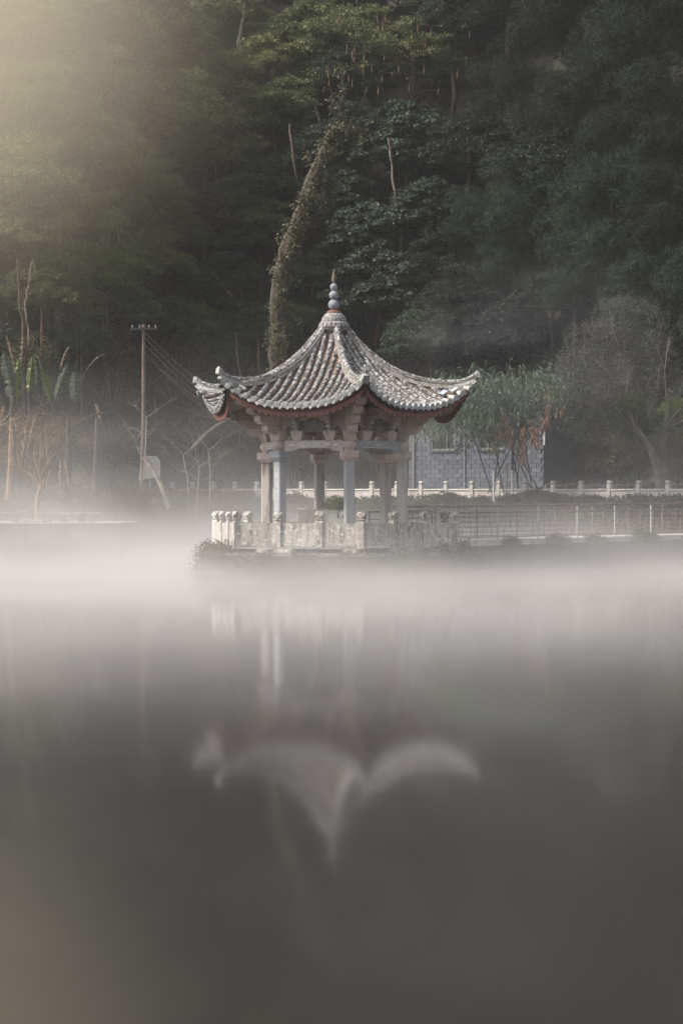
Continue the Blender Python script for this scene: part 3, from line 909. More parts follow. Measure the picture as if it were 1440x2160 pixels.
def crown_centres(seed, m, R_, zr, low=-.55, lobes=.3):
    rg = np.random.default_rng(seed)
    d = rg.normal(size=(m*3, 3)); d /= np.linalg.norm(d, axis=1, keepdims=True)
    d = d[d[:, 2] > low][:m]
    ph = rg.uniform(0, 6.28, 6)
    az = np.arctan2(d[:, 1], d[:, 0])
    lob = 1 + lobes * (np.sin(az * 3 + ph[0]) * .5 + np.sin(az * 5 + ph[1] + d[:, 2] * 4) * .5 + np.sin(d[:, 2] * 6 + ph[2]) * .4)
    r = R_ * (.35 + .65 * rg.uniform(0, 1, len(d)) ** .4) * lob
    C = d * r[:, None] * np.array([1, 1, zr])
    return C, d

def lobes(seed, R_, zr, nl, lr, per, low=-.35, dome=.5, low_lobe=-.1):
    """crown as foliage pads: nl dome-shaped lobes, each with `per` clumps on its upper shell; returns clump centres and outward dirs"""
    rg = np.random.default_rng(seed); C = []; D = []
    d = rg.normal(size=(nl*8, 3)); d /= np.linalg.norm(d, axis=1, keepdims=True); d = d[d[:, 2] > low]
    kept = []
    for q in d:
        if all(np.dot(q, k) < math.cos(1.25 / math.sqrt(nl) * 1.35) for k in kept) or rg.random() < .03: kept.append(q)
        if len(kept) >= nl: break
    for q in kept:
        c = q * R_ * rg.uniform(.62, 1.0) * np.array([1, 1, zr]); r = lr * rg.uniform(.7, 1.25)
        e = rg.normal(size=(per*2, 3)); e /= np.linalg.norm(e, axis=1, keepdims=True); e = e[e[:, 2] > low_lobe][:per]
        wob = 1 + .18 * np.sin(np.arctan2(e[:, 1], e[:, 0]) * 3 + rg.uniform(0, 6))
        C.append(c + e * (r * wob * rg.uniform(.8, 1.05, len(e)))[:, None] * np.array([1, 1, dome])); D.append(e)
    return np.concatenate(C), np.concatenate(D)

PROTO = {}
def proto(kind, var=0):
    key = (kind, var)
    if key in PROTO: return PROTO[key]
    sd_ = hash_(kind) + var * 17
    if kind == 'broad':
        C, d = lobes(sd_, 3.2, .85, 30, 1.15, 26, dome=.55)
        me = leafmesh('crown', C, d, 30, .34, .24, .10, .45, sd_, flat=.55, mat=L_light, jit=.8)
    elif kind == 'shingle':
        C, d = lobes(sd_, 3.1, 1.0, 34, 1.0, 26, dome=.6)
        me = leafmesh('crown', C, d, 26, .32, .25, .21, .75, sd_, flat=.6, mat=L_blue, normmode='out', lvar=.25, jit=.8)
    elif kind == 'conifer':
        rg = np.random.default_rng(sd_); C = []; D = []
        for i in range(10):
            az = i * 2.4 + rg.uniform(-.3, .3); z0 = -2.3 + 4.6 * i / 9 + rg.uniform(-.3, .3); ln = 3.7 * (1 - .3 * (z0 + 2.2) / 4.4)
            for j in range(5):
                u = .3 + .7 * j / 4
                c = np.array([math.cos(az) * ln * u, math.sin(az) * ln * u, z0 + 1.0 * math.sin(u * 2.3) - .4 * u + rg.normal() * .2])
                c[:2] += rg.normal(size=2) * .3; r = rg.uniform(.7, 1.15)
                e = rg.normal(size=(46, 3)); e /= np.linalg.norm(e, axis=1, keepdims=True); e = e[e[:, 2] > -.45]
                C.append(c + e * r * np.array([1, 1, 1.0])); D.append(e)
        C = np.concatenate(C); D = np.concatenate(D)
        me = leafmesh('crown', C, D, 24, .22, .22, .042, .3, sd_, flat=1.0, mat=L_con, normmode='out', updome=False, jit=.8)
    elif kind == 'airy':
        C, d = lobes(sd_, 3.5, .6, 22, 1.1, 22, dome=.4)
        me = leafmesh('crown', C, d, 22, .34, .21, .085, .5, sd_, flat=.5, mat=L_light, jit=.8)
    elif kind == 'fine':
        C, d = lobes(sd_, 2.3, 1.1, 30, .75, 16, low=-.8, dome=1.0, low_lobe=-.8)
        me = leafmesh('crown', C, d, 16, .30, .15, .06, -.1, sd_, flat=1.0, mat=L_grey, updome=False, jit=1.2)
    elif kind == 'scrub':
        C, d = lobes(sd_, 2.1, .75, 22, .8, 16, low=-.5, dome=.8, low_lobe=-.6)
        me = leafmesh('crown', C, d, 20, .32, .18, .07, .35, sd_, flat=.7, mat=L_brown, updome=False, jit=1.1)
    elif kind == 'bush':
        C, d = crown_centres(sd_, 90, 1.0, .7, low=-.2)
        me = leafmesh('crown', C, d, 60, .28, .10, .06, .2, sd_, flat=.7, mat=L_ivyg)
    PROTO[key] = me
    return me
TREES = []
def hash_(s): return sum(ord(c) * (i + 3) for i, c in enumerate(s))

def branch(mb_, p, d, L, r, depth, rg, n=5, bend=.25, spread=.7, up=.15, ratio=.72, kids=2):
    pts = [p]; rad = [r]; q = Vector(p); dd = Vector(d).normalized(); ns = 3
    for i in range(ns):
        dd = (dd + Vector((rg.gauss(0, bend), rg.gauss(0, bend), rg.gauss(0, bend) + up)) * .5).normalized()
        q = q + dd * (L / ns); pts.append(q.copy()); rad.append(r * (1 - .35 * (i + 1) / ns))
    mb_.tube(pts, rad, n if depth > 1 else 3, cap=False)
    if depth <= 0: return [q]
    tips = []
    for k in range(kids + (1 if rg.random() < .35 else 0)):
        nd_ = (dd + Vector((rg.gauss(0, spread), rg.gauss(0, spread), rg.gauss(0, spread * .7)))).normalized()
        st = pts[-1] if k < 2 else pts[2]
        tips += branch(mb_, st, nd_, L * ratio * rg.uniform(.8, 1.15), rad[-1] * .72, depth - 1, rg, n, bend, spread, up, ratio, kids)
    return tips

def tree(kind, px, py, sc, H, lmat, label, cat='tree', name='broadleaf_tree', bark=None, var=0, group='trees on the forested hillside', zs=1.0, Y=None, thick=.22, base=None, rotz=None):
    rg = random.Random(int(px * 7 + py * 13))
    Y = Y or find_Y(px, py, H)
    c = at(px, py, Y)
    bx = c.x + rg.uniform(-.8, .8) if base is None else base[0]
    by = min(c.y + rg.uniform(-.2, 1.0), c.y + 1.0) if base is None else base[1]
    bz = ground_z(bx, by) - .3
    root = thing(name, (bx, by, bz), label, cat, group)
    m = MB(); b0 = Vector((bx, by, bz))
    mid1 = b0.lerp(c, .4) + Vector((rg.uniform(-.3, .3), rg.uniform(-.2, .2), 0)); mid2 = b0.lerp(c, .75) + Vector((rg.uniform(-.3, .3), 0, 0))
    m.tube([b0, mid1, mid2, c, c + Vector((rg.uniform(-.4, .4), 0, 1.6 * sc))], [thick, thick*.8, thick*.6, thick*.45, .04], 7)
    for i in range(7):
        a = rg.uniform(0, 6.28); u = rg.uniform(.6, 1.0)
        s_ = b0.lerp(c, u) if i < 5 else c
        e = s_ + Vector((math.cos(a), math.sin(a), rg.uniform(.1, .8))) * 2.0 * sc
        mm = s_.lerp(e, .5) + Vector((0, 0, rg.uniform(-.2, .3)))
        m.tube([s_, mm, e], [thick*.35, thick*.22, .02], 4, cap=False)
    m.build('trunk', bark or M_bark, root)
    TREES.append((px, py, Y, root))
    me = proto(kind, var)
    o = bpy.data.objects.new('crown', me); COL.objects.link(o); o.parent = root
    o.location = c - b0; o.rotation_euler = (0, 0, rg.uniform(0, 6.28) if rotz is None else rotz); o.scale = (sc, sc, sc * zs)
    o.material_slots[0].link = 'OBJECT'; o.material_slots[0].material = lmat
    return root

# undergrowth over the slope
rg = np.random.default_rng(4)
N = 1500
X = rg.uniform(-36, 36, N); Dp = rg.uniform(-1, 50, N); Dp[:450] = rg.uniform(-2, 9, 450); X[:450] = rg.uniform(-22, 24, 450)
C = []
for x, d in zip(X, Dp):
    y = hill_base(x) + d; C.append((x, y, ground_z(x, y) + .25))
C = np.array(C); Nn = np.tile(np.array([[0, -.6, .6]]), (N, 1))
me = leafmesh('undergrowth', C, Nn, 60, 1.35, .36, .17, .3, 4, flat=.6, mat=L_deep, jit=.9)
o = bpy.data.objects.new('undergrowth', me); COL.objects.link(o)
tag(o, 'dark leafy undergrowth covering the steep slope between the trees', 'undergrowth', kind='stuff')

# ------------------------------------------------------------------ the forest
T_ = [
 # kind, px, py, scale, H, mat, var, label, name, bark
 ('broad', 20, 60, 1.15, 6, L_yel, 0, 'pale yellow green tree in the sunlit mist at the top left corner', None),
 ('broad', 170, 40, 1.0, 6, L_olive_lit, 1, 'green tree cut by the top edge right of the misty corner', None),
 ('broad', 60, 230, 1.1, 6, L_yel, 1, 'hazy yellow green crown low in the corner glow at the left edge', None),
 ('broad', 200, 190, .95, 6, L_olive_lit, 0, 'layered green crown under the topmost left trees', None),
 ('broad', 330, 70, 1.05, 6, L_light, 0, 'dim green crown at the top between the misty corner and the spotted trunk', None),
 ('broad', 480, 50, 1.0, 6, L_olive_lit, 1, 'soft green crown above the white spotted trunk', None),
 ('broad', 40, 400, 1.1, 5.5, L_yel, 0, 'broad hazy crown at the left edge above the slender bare stems', None),
 ('broad', 330, 240, 1.1, 6.5, L_olive_lit, 1, 'rounded mid green crown just left of the white spotted trunk', None),
 ('broad', 190, 330, 1.0, 6, L_olive_lit, 0, 'mid green crown in the middle of the left slope', None),
 ('broad', 460, 330, .9, 6.5, L_olive_lit, 0, 'layered green crown right below the white spotted trunk', None),
 ('broad', 310, 420, .85, 5.5, L_olive_lit, 1, 'green crown hanging above the bright green bush', None),
 ('broad', 60, 500, .8, 5, L_olive_lit, 0, 'grey green crown over the reddish bare trunk at left', None),
 ('broad', 180, 470, .7, 5, L_light, 1, 'small dim crown behind the reddish bare trunk', None),
 ('broad', 225, 590, .75, 4.5, L_bright, 1, 'bright fresh green tree left of the utility pole top', None),
 ('broad', 320, 560, .75, 4.5, L_olive_lit, 0, 'green crown touching the bright green tree on its right', None),
 ('scrub', 420, 610, 1.1, 4, L_brngr, 0, 'brownish green crown between the bright tree and the mossy trunk', None),
 ('broad', 540, 500, .8, 5, L_light, 1, 'dark crown left of the big mossy leaning trunk', None),
 ('broad', 430, 480, .85, 6, L_brngr, 0, 'dim brown tinged crown in the centre left of the slope', None),
 ('broad', 560, 400, .8, 6, L_dark, 0, 'blackish crown behind the bend of the mossy trunk', None),
 ('broad', 570, 250, .95, 7, L_light, 1, 'dark crown below the airy tree on its left side', None),
 ('broad', 640, 90, .95, 6.5, L_light, 0, 'green crown at the top centre left of the airy tree', None),
 ('airy', 770, 90, 1.25, 7, L_light, 0, 'wide airy crown with pale twigs and hanging catkins at top centre', 'airy'),
 ('airy', 870, 130, 1.1, 7, L_light, 1, 'right hand airy crown reaching toward the dark conifers', 'airy'),
 ('airy', 700, 190, .7, 7, L_light, 1, 'small airy spray hanging below the top centre crown', 'airy'),
 ('broad', 690, 330, .8, 6, L_dark, 0, 'dark crown behind the forked top of the mossy trunk', None),
 ('shingle', 860, 330, 1.05, 6, L_dark, 1, 'dark shingle leaved crown below the airy tree', None),
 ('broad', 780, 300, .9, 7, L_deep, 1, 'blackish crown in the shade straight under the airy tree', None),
 ('shingle', 780, 520, .85, 4.5, L_blue, 0, 'blue green tree with tiled leaves whose top rises behind the finial', None),
 ('shingle', 800, 640, 1.0, 3.6, L_blue, 1, 'blue green tree with tiled leaves right behind the finial balls', None),
 ('shingle', 900, 470, .85, 5.5, L_dark, 0, 'dark tiled leaf crown between the blue green tree and the conifers', None),
 ('shingle', 660, 590, .55, 4.5, L_blue, 1, 'small blue green crown between the mossy trunk and the finial', None),
 ('broad', 900, 730, .8, 3.5, L_dark, 0, 'dark crown behind the right hand roof slope', None),
 ('broad', 1010, 640, .85, 4, L_deep, 1, 'blackish crown in the gap above the bamboo', None),
 ('broad', 1080, 730, .85, 4, L_deep, 0, 'blackish crown directly above the bamboo', None),
 ('broad', 520, 700, .75, 3.8, L_dark, 1, 'dark crown above the left roof horns', None),
 ('broad', 470, 600, .7, 5, L_dark, 0, 'small blackish crown left of the mossy trunk foot', None),
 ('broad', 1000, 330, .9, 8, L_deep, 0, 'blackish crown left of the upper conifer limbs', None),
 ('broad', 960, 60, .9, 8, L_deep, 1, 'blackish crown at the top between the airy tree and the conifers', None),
 ('broad', 100, 640, .8, 3.5, L_light, 0, 'dim crown behind the slender bare stems above the banana plants', None),
 ('broad', 630, -25, .9, 6, L_light, 0, 'green crown cut by the top edge left of the airy tree', None),
 ('broad', 735, 0, .8, 6.5, L_light, 1, 'green crown cut by the top edge straight above the mossy trunk fork', None),
 ('broad', 745, 170, .8, 7.5, L_dark, 0, 'dark crown seen through the airy crown', None),
 ('broad', 300, 20, .9, 6.5, L_olive_lit, 1, 'green crown near the top edge over the dim crown', None),
 ('broad', 260, 660, .7, 3.6, L_light, 1, 'dim crown behind the utility pole top on its left', None),
 ('broad', 385, 700, .75, 3.4, L_light, 0, 'grey green crown right of the utility pole top', None),
 ('broad', 450, 745, .6, 3.2, L_dark, 1, 'dark crown just left of the left roof horns', None),
 ('broad', 615, 690, .6, 3.6, L_light, 1, 'dim green crown under the mossy trunk on its right', None),
 ('broad', 500, 430, .7, 6, L_light, 1, 'dark crown between the reddish short trunk and the mossy trunk', None),
 ('broad', 370, 500, .7, 5, L_olive_lit, 1, 'green crown right above the brownish crown left of centre', None),
 ('broad', 110, 560, .6, 5, L_light, 0, 'dark crown at the foot of the reddish bare trunk', None),
 ('broad', 560, 160, .9, 7, L_olive_lit, 0, 'green crown left of the airy tree at its height', None),
 ('broad', 430, 180, .9, 7, L_light, 1, 'dim crown behind the white spotted trunk', None),
 ('broad', 250, 100, .9, 7, L_olive_lit, 0, 'green crown near the top between the misty corner and the dim crown', None),
 ('broad', 990, 10, .9, 6, L_dark, 0, 'dark crown cut by the top edge right of the airy tree', None),
 ('broad', 840, 10, .9, 6, L_light, 1, 'green crown cut by the top edge above the airy tree', None),
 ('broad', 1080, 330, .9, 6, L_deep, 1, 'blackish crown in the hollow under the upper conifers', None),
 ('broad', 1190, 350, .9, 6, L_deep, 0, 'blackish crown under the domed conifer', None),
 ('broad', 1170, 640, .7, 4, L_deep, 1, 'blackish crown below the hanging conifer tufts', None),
 ('shingle', 720, 430, .7, 5, L_dark, 1, 'dark tiled leaf crown above the finial on the left', None),
 ('broad', 930, 560, .7, 5, L_deep, 1, 'blackish crown right of the blue green tree', None),
 ('broad', 940, 680, .7, 4, L_dark, 0, 'dark crown above the right hand roof horn', None),
 ('broad', 690, 720, .7, 3.6, L_deep, 1, 'blackish crown hidden behind the roof top', None),
]
for (kind, px, py, sc, H, mat, var, label, nm) in T_:
    nmn = {'broad': 'broadleaf_tree', 'airy': 'catkin_tree', 'shingle': 'large_leaf_tree', 'scrub': 'scrub_tree'}[kind]
    tree(kind, px, py, sc, H, mat, label, name=nmn, var=var, thick=.2 if kind != 'scrub' else .1)

CON = [
 (1190, 60, 1.1, 8, L_con, 'dark conifer limbs cut by the top edge right of centre'),
 (1280, -30, 1.0, 7, L_con, 'dark conifer top showing at the top edge at right'),
 (1080, 0, .9, 8, L_con, 'dark conifer top at the top edge just right of the airy tree'),
 (1310, 180, .9, 7.5, L_con, 'dark conifer in the upper right between the dome and the corner'),
 (1330, 350, .9, 7, L_con, 'dark conifer below the upper right ones'),
 (1370, 70, 1.1, 8, L_con, 'dark conifer filling the top right corner'),
 (1090, 230, .85, 8, L_con, 'dark conifer crown reaching left under the top limbs'),
 (1230, 250, .95, 7.5, L_con, 'dark conifer with a pointed dome in the middle of the right slope'),
 (1400, 270, 1.0, 7.5, L_con, 'dark conifer at the right edge above mid height'),
 (1020, 490, .8, 6, L_conl, 'rounded conifer limb hanging left over the dark gap'),
 (1130, 450, .95, 6.5, L_conl, 'broad fluffy conifer crown above the hanging round tufts'),
 (1290, 460, 1.0, 6.5, L_conl, 'fluffy conifer crown with a pale dead twig on top'),
 (1420, 480, .9, 6, L_con, 'conifer crown at the right edge at mid height'),
 (1085, 570, .6, 5, L_conl, 'lowest hanging tuft of conifer left of the grey shrub tree'),
 (1250, 610, .85, 5, L_conl, 'pale green lower conifer above the grey shrub tree'),
 (1400, 640, .9, 5, L_conl, 'pale green lower conifer at the right edge'),
]
for i, (px, py, sc, H, mat, label) in enumerate(CON):
    tree('conifer', px, py, sc, H, mat, label, cat='conifer', name='conifer', var=i % 2, thick=.3, group='dark conifers on the right slope')

# distinct trunks seen between the crowns
def stem(name, pts, radpx, bark, label, group='bare trunks showing through the forest', twigs=0, off=0, cat='tree trunk', n=8):
    """pts: photo pixels from the foot up; follows the slope in depth"""
    x0, y0 = pts[0]
    Y0 = find_Y(x0, y0, .3 + off)
    P = []
    for i, (x, y) in enumerate(pts): P.append(at(x, y, Y0 - .12 * i))
    foot = P[0].copy(); foot.z = min(foot.z, ground_z(foot.x, foot.y)) - .2
    root = thing(name, foot, label, cat, group)
    m = MB(); rr_ = [r * (.78 if cat != 'tree' else 1) * Y0 / F for r in radpx]
    # refine
    Q = [foot] if foot.z < P[0].z - .3 else []; RQ = [rr_[0] * 1.1] * len(Q)
    rg_ = random.Random(x0 + y0)
    for i in range(len(P) - 1):
        for s in range(4):
            u = s / 4; Q.append(P[i].lerp(P[i+1], u) + Vector((rg_.gauss(0, .03), rg_.gauss(0, .03), 0))); RQ.append((rr_[i] * (1-u) + rr_[i+1] * u) * rg_.uniform(.92, 1.1))
    Q.append(P[-1]); RQ.append(rr_[-1])
    m.tube(Q, RQ, n)
    m.build('trunk', bark, root)
    if twigs:
        t = MB()
        for i in range(twigs):
            q = Q[rg_.randrange(len(Q)//3, len(Q))]
            branch(t, q, (rg_.uniform(-1, 1), rg_.uniform(-.5, .2), rg_.uniform(.1, 1)), rg_.uniform(.7, 1.4), .03, 3, rg_, 3)
        t.build('branches', bark, root)
    return root

# stems must stand in front of the crowns round them: lower H means nearer the slope, so give them their own depth
def near_stem(name, pts, radpx, bark, label, Y, group='bare trunks showing through the forest', twigs=0, cat='tree trunk'):
    global find_Y
    f0 = find_Y
    if cat != 'tree': Y = f0(pts[0][0], pts[0][1], 5.0 if pts[0][1] < 540 else 4.0) - 1.0
    find_Y = lambda a, b, c: Y
    r_ = stem(name, pts, radpx, bark, label, group, twigs, 0, cat); find_Y = f0
    return r_

bt = near_stem('mossy_trunk', [(588, 800), (584, 700), (588, 600), (604, 530), (630, 470), (652, 400), (690, 310), (712, 262)], [20, 17, 16, 18, 17, 15, 13, 9], M_moss, 'thick mossy trunk leaning right behind the pavilion roof', 130, cat='tree')
t = MB()
rb = random.Random(2)
t.tube([at(655, 480, 129.8), at(690, 420, 129.9), at(692, 370, 130)], [.22, .2, .16], 7)
t.tube([at(712, 262, 129.3), at(740, 268, 129.1), at(770, 285, 129), at(805, 320, 128.8)], [.16, .11, .08, .04], 6)
t.tube([at(712, 262, 129.3), at(725, 200, 129), at(720, 140, 129)], [.18, .13, .08], 6)
t.build('limb', M_bark, bt)
pts = []
rb = random.Random(9)
for (xa, ya), (xb, yb) in zip([(584, 790), (584, 700), (588, 600), (604, 530), (630, 470), (652, 400), (690, 310)], [(584, 700), (588, 600), (604, 530), (630, 470), (652, 400), (690, 310), (712, 262)]):
    for i in range(22):
        u = rb.random(); p = at(xa + (xb-xa)*u + rb.gauss(0, 13), ya + (yb-ya)*u, 129.3 - .008 * (800 - ya)); pts.append((p.x, p.y - .1, p.z))
C = np.array(pts) - np.array(wloc(bt)); Nn = np.tile(np.array([[0, -1, .1]]), (len(C), 1))
for (xa, ya), (xb, yb), Yi in (((655, 480), (690, 420), 129.6), ((690, 420), (692, 370), 129.8), ((712, 262), (770, 285), 128.9), ((712, 262), (720, 140), 129)):
    for i in range(12):
        u = rb.random(); p = at(xa + (xb-xa)*u + rb.gauss(0, 8), ya + (yb-ya)*u + rb.gauss(0, 6), Yi); pts.append((p.x, p.y - .1, p.z))
C = np.array(pts) - np.array(wloc(bt)); Nn = np.tile(np.array([[0, -1, .1]]), (len(C), 1))
o = bpy.data.objects.new('ivy_cover', leafmesh('ivy_cover', C, Nn, 26, .30, .19, .12, .5, 3, flat=1.3, mat=L_brngr, updome=False, jit=1)); COL.objects.link(o); o.parent = bt
near_stem('spotted_trunk', [(432, 262), (430, 200), (428, 130), (424, 90)], [7, 6, 6, 4], M_pale, 'white spotted trunk standing clear near the top left of centre', 137)
near_stem('spotted_trunk', [(456, 262), (453, 235), (450, 212)], [3, 3, 2.5], M_pale, 'thin white spotted stem just right of the spotted trunk', 137.5)
near_stem('reddish_trunk', [(121, 604), (127, 560), (126, 510), (124, 462)], [7.5, 6.5, 6, 5.5], M_redb, 'reddish brown bare trunk standing at left above the banana plants', 121)
near_stem('slender_trunk', [(162, 600), (158, 560), (152, 515), (142, 440)], [3, 2.8, 2.5, 2], M_pale, 'slender pale stem right beside the reddish trunk', 121.5)
near_stem('slender_trunk', [(103, 580), (108, 545), (100, 520)], [3, 2.5, 2], M_redb, 'short thin stem left of the reddish trunk', 121.5)
near_stem('slender_trunk', [(50, 692), (42, 640), (38, 580), (37, 545)], [5, 4, 3.5, 3], M_bark, 'slender dull trunk near the left edge', 117, twigs=2)
near_stem('slender_trunk', [(60, 690), (52, 640), (62, 590), (68, 550)], [2.5, 2.5, 2, 2], M_pale, 'crossing thin grey stem near the left edge', 117.4)
near_stem('slender_trunk', [(88, 630), (78, 590), (70, 545)], [3, 2.5, 2], M_redb, 'thin brown stem between the grey and the reddish trunks', 118)
near_stem('slender_trunk', [(182, 560), (180, 530), (177, 505)], [2.5, 2.5, 2], M_pale, 'short white stem under the left slope crowns', 121)
for i, (x0, x1, y0, y1, l_) in enumerate([(217, 215, 490, 425, 'leftmost of the dry bamboo canes above the bright tree'), (224, 223, 500, 420, 'second dry bamboo cane above the bright tree'), (229, 226, 495, 418, 'third dry bamboo cane above the bright tree'), (250, 232, 495, 430, 'leaning dry bamboo cane above the bright tree')]):
    near_stem('bamboo_cane', [(x0, y0), ((x0+x1)/2, (y0+y1)/2), (x1, y1)], [1.8, 1.6, 1.2], M_tanb, l_, 124, group='dry canes on the left slope', cat='cane')
near_stem('slender_trunk', [(632, 420), (628, 390), (617, 330), (611, 260)], [3.5, 3.2, 3, 2.5], M_pale, 'slender white stem crossing left of the mossy trunk', 129)
near_stem('slender_trunk', [(688, 305), (677, 265), (662, 215)], [4, 3.5, 3], M_pale, 'pale stem slanting into the fork of the mossy trunk', 129)
near_stem('slender_trunk', [(846, 478), (836, 430), (828, 370), (818, 290)], [5, 4, 3, 2.5], M_pale, 'slender pale stem standing in the dark left of the conifers', 131)
near_stem('slender_trunk', [(508, 120), (503, 90), (512, 45), (516, 5)], [5, 5, 4, 3], M_pale, 'pale trunk at the top right of the spotted trunk', 143)
near_stem('slender_trunk', [(430, 480), (432, 440), (430, 400)], [5, 4.5, 4], M_redb, 'short reddish trunk in the centre left of the slope', 134)
near_stem('slender_trunk', [(505, 790), (500, 740), (496, 700)], [3, 2.5, 2], M_pale, 'thin white stem rising behind the left roof horns', 131)
near_stem('slender_trunk', [(545, 700), (500, 640), (462, 590), (445, 570)], [3, 2.5, 2, 1.5], M_pale, 'long thin branch leaning left above the left roof slope', 129)
near_stem('slender_trunk', [(172, 690), (166, 660), (160, 640)], [2.5, 2, 2], M_redb, 'short stem under the bright tree', 119)
near_stem('slender_trunk', [(225, 700), (224, 670), (222, 640)], [2, 2, 2], M_redb, 'thin brown stem below the bright tree beside the pole', 119)
near_stem('slender_trunk', [(1212, 640), (1216, 590), (1230, 530)], [6, 5, 4], M_bark, 'dim conifer trunk seen between the right hand tufts', 130)

# pale bare twigs scattered in front of crowns, each a thing of its own
tw = [(545, 190, 133.5, 'pale bare twigs left of the airy tree', (1, 0, .3)), (520, 270, 131, 'curving bare branch above the mossy trunk', (-.5, 0, 1)), (620, 190, 131.5, 'whitish bare branches under the top left of the airy tree', (-1, 0, .1)),
      (770, 190, 130, 'tangle of whitish twigs under the airy crown', (0, 0, -1)), (800, 150, 130, 'pale spreading twigs inside the airy crown', (1, 0, .1)), (90, 360, 128, 'pale branches across the hazy crown at left', (-1, 0, .3)),
      (1095, 385, 131, 'pale dead twigs hanging among the conifers', (.1, 0, -1)), (1222, 400, 131, 'pale dead twig standing on the conifer crown', (0, 0, 1)), (1030, 540, 127, 'bare curved twigs under the left conifer tuft', (.6, 0, -.6)),
      (1090, 610, 125, 'bare curved twigs under the lowest conifer tuft', (-.5, 0, -.6)), (985, 290, 136, 'bare hanging twigs under the upper conifer limbs', (.3, 0, -1)), (1160, 150, 137, 'brown dead twigs near the top right', (.2, 0, -1))]
for (px, py, Y, l_, d) in tw:
    best = min(TREES, key=lambda q: abs(q[0] - px) + abs(q[1] - py)); p = at(px, py, best[2] - 2.6); m = MB(); rg_ = random.Random(px)
    for i in range(3): branch(m, p, d, .8, .017, 5, rg_, 3, bend=.4, spread=.6, up=.05)
    m.build('bare_twigs', M_twig, best[3])
# catkins hanging from the airy tree
rg_ = random.Random(8)
m = MB()
for i in range(42):
    px, py = rg_.gauss(800, 75), rg_.uniform(30, 190)
    p = at(px, py, rg_.uniform(130, 134)); l_ = rg_.uniform(.2, .45)
    m.tube([p + Vector((.03, 0, .2)), p, p - Vector((0, 0, l_*.5)), p - Vector((0, 0, l_))], [.006, .015, .032, .012], 4)
o = m.build('catkins', plain('catkin', (.17, .11, .065), .9), origin=at(800, 100, 130)); tag(o, 'hanging tan catkins spread under the airy crown at top centre', 'catkins', kind='stuff')

# ------------------------------------------------------------------ lower left: banana plants, dry scrub, bare trees
def banana_leaf(parent, base, tip, w, mat, sag=.5, seed=0, tears=.35):
    rg_ = random.Random(seed); b0, t0 = Vector(base), Vector(tip)
    n = 24; d = (t0 - b0)
    side = d.cross(Vector((0, -1, .25))).normalized(); up = side.cross(d).normalized()
    v = []; f = []
    for i in range(n + 1):
        u = i / n
        c = b0 + d * u + Vector((0, 0, 1)) * sag * math.sin(u * math.pi)
        ww = w * math.sin(min(1, .12 + u * .95) * math.pi) ** .55 if u > .1 else w * .12
        tl = rg_.uniform(1 - tears, 1) if rg_.random() > .22 else .3; tr_ = rg_.uniform(1 - tears, 1) if rg_.random() > .22 else .35
        fold = up * -.25 * ww
        v += [c + side * ww * tl * .5 + fold, c + side * ww * .06, c + up * .03, c - side * ww * .06, c - side * ww * tr_ * .5 + fold]
    for i in range(n):
        for j in range(4): f.append((i*5+j, i*5+j+1, (i+1)*5+j+1, (i+1)*5+j))
    m = MB().add(v, f)
    o = m.build('leaf', mat, parent)
    a = o.data.attributes.new('v', 'FLOAT', 'FACE'); a.data.foreach_set('value', [((i // 4) % 3) / 2 for i in range(len(f))])
    return o

def banana(px, foot_py, Y, leaves, label):
    f0 = at(px, foot_py, Y); f0.z = ground_z(f0.x, f0.y) if Y > 99 else f0.z
    r_ = thing('banana_plant', f0, label, 'banana plant', 'banana plants at the left')
    top = at(px + 4, 880, Y)
    MB().tube([f0, f0.lerp(top, .5) + Vector((.05, 0, 0)), top], [.22, .17, .10], 9).build('stem', M_btwig if px < 60 else M_bark, r_)
    for i, (bx, by, tx, ty, w, k) in enumerate(leaves):
        mat = {'g': L_ban, 'l': L_banl, 'b': L_banb}[k]
        banana_leaf(r_, at(bx, by, Y), at(tx, ty, Y - .7 + .35 * (i % 4)), w * (.85 if k != 'b' else .6), mat, .15 if k != 'b' else .3, seed=px + i, tears=.25 if k != 'b' else .7)
    return r_
banana(20, 1070, 108, [(30, 850, 5, 735, .95, 'g'), (35, 850, 40, 750, .6, 'l'), (40, 820, 10, 700, .5, 'b'), (45, 800, 50, 705, .7, 'b'), (10, 860, -50, 780, .7, 'g'), (20, 860, 30, 960, .5, 'b'), (12, 850, -12, 960, .6, 'b'), (28, 880, 22, 1000, .5, 'b')], 'banana plant at the left edge with one broad grey green leaf')
banana(85, 1075, 109, [(108, 855, 86, 768, .55, 'l'), (60, 835, 70, 745, .55, 'l'), (85, 850, 72, 735, .5, 'g'), (100, 830, 72, 738, .35, 'b'), (78, 870, 55, 985, .5, 'b'), (95, 880, 100, 1000, .5, 'b'), (60, 880, 45, 1000, .6, 'b')], 'banana plant with upright lime green leaves behind the bare tan tree')
banana(140, 1070, 110, [(115, 850, 145, 765, .65, 'g'), (158, 850, 158, 780, .8, 'g'), (150, 905, 240, 872, .4, 'b'), (140, 900, 165, 960, .8, 'g'), (135, 960, 150, 1065, .5, 'b'), (128, 960, 128, 1060, .45, 'b'), (150, 950, 146, 1050, .5, 'b'), (110, 990, 95, 1050, .4, 'b'), (125, 790, 150, 728, .3, 'b')], 'banana plant with hanging torn brown leaves and one reaching right')
banana(200, 1040, 118, [(170, 800, 228, 745, .3, 'b'), (200, 850, 215, 905, .5, 'b')], 'banana plant half hidden in brown scrub left of the pole')

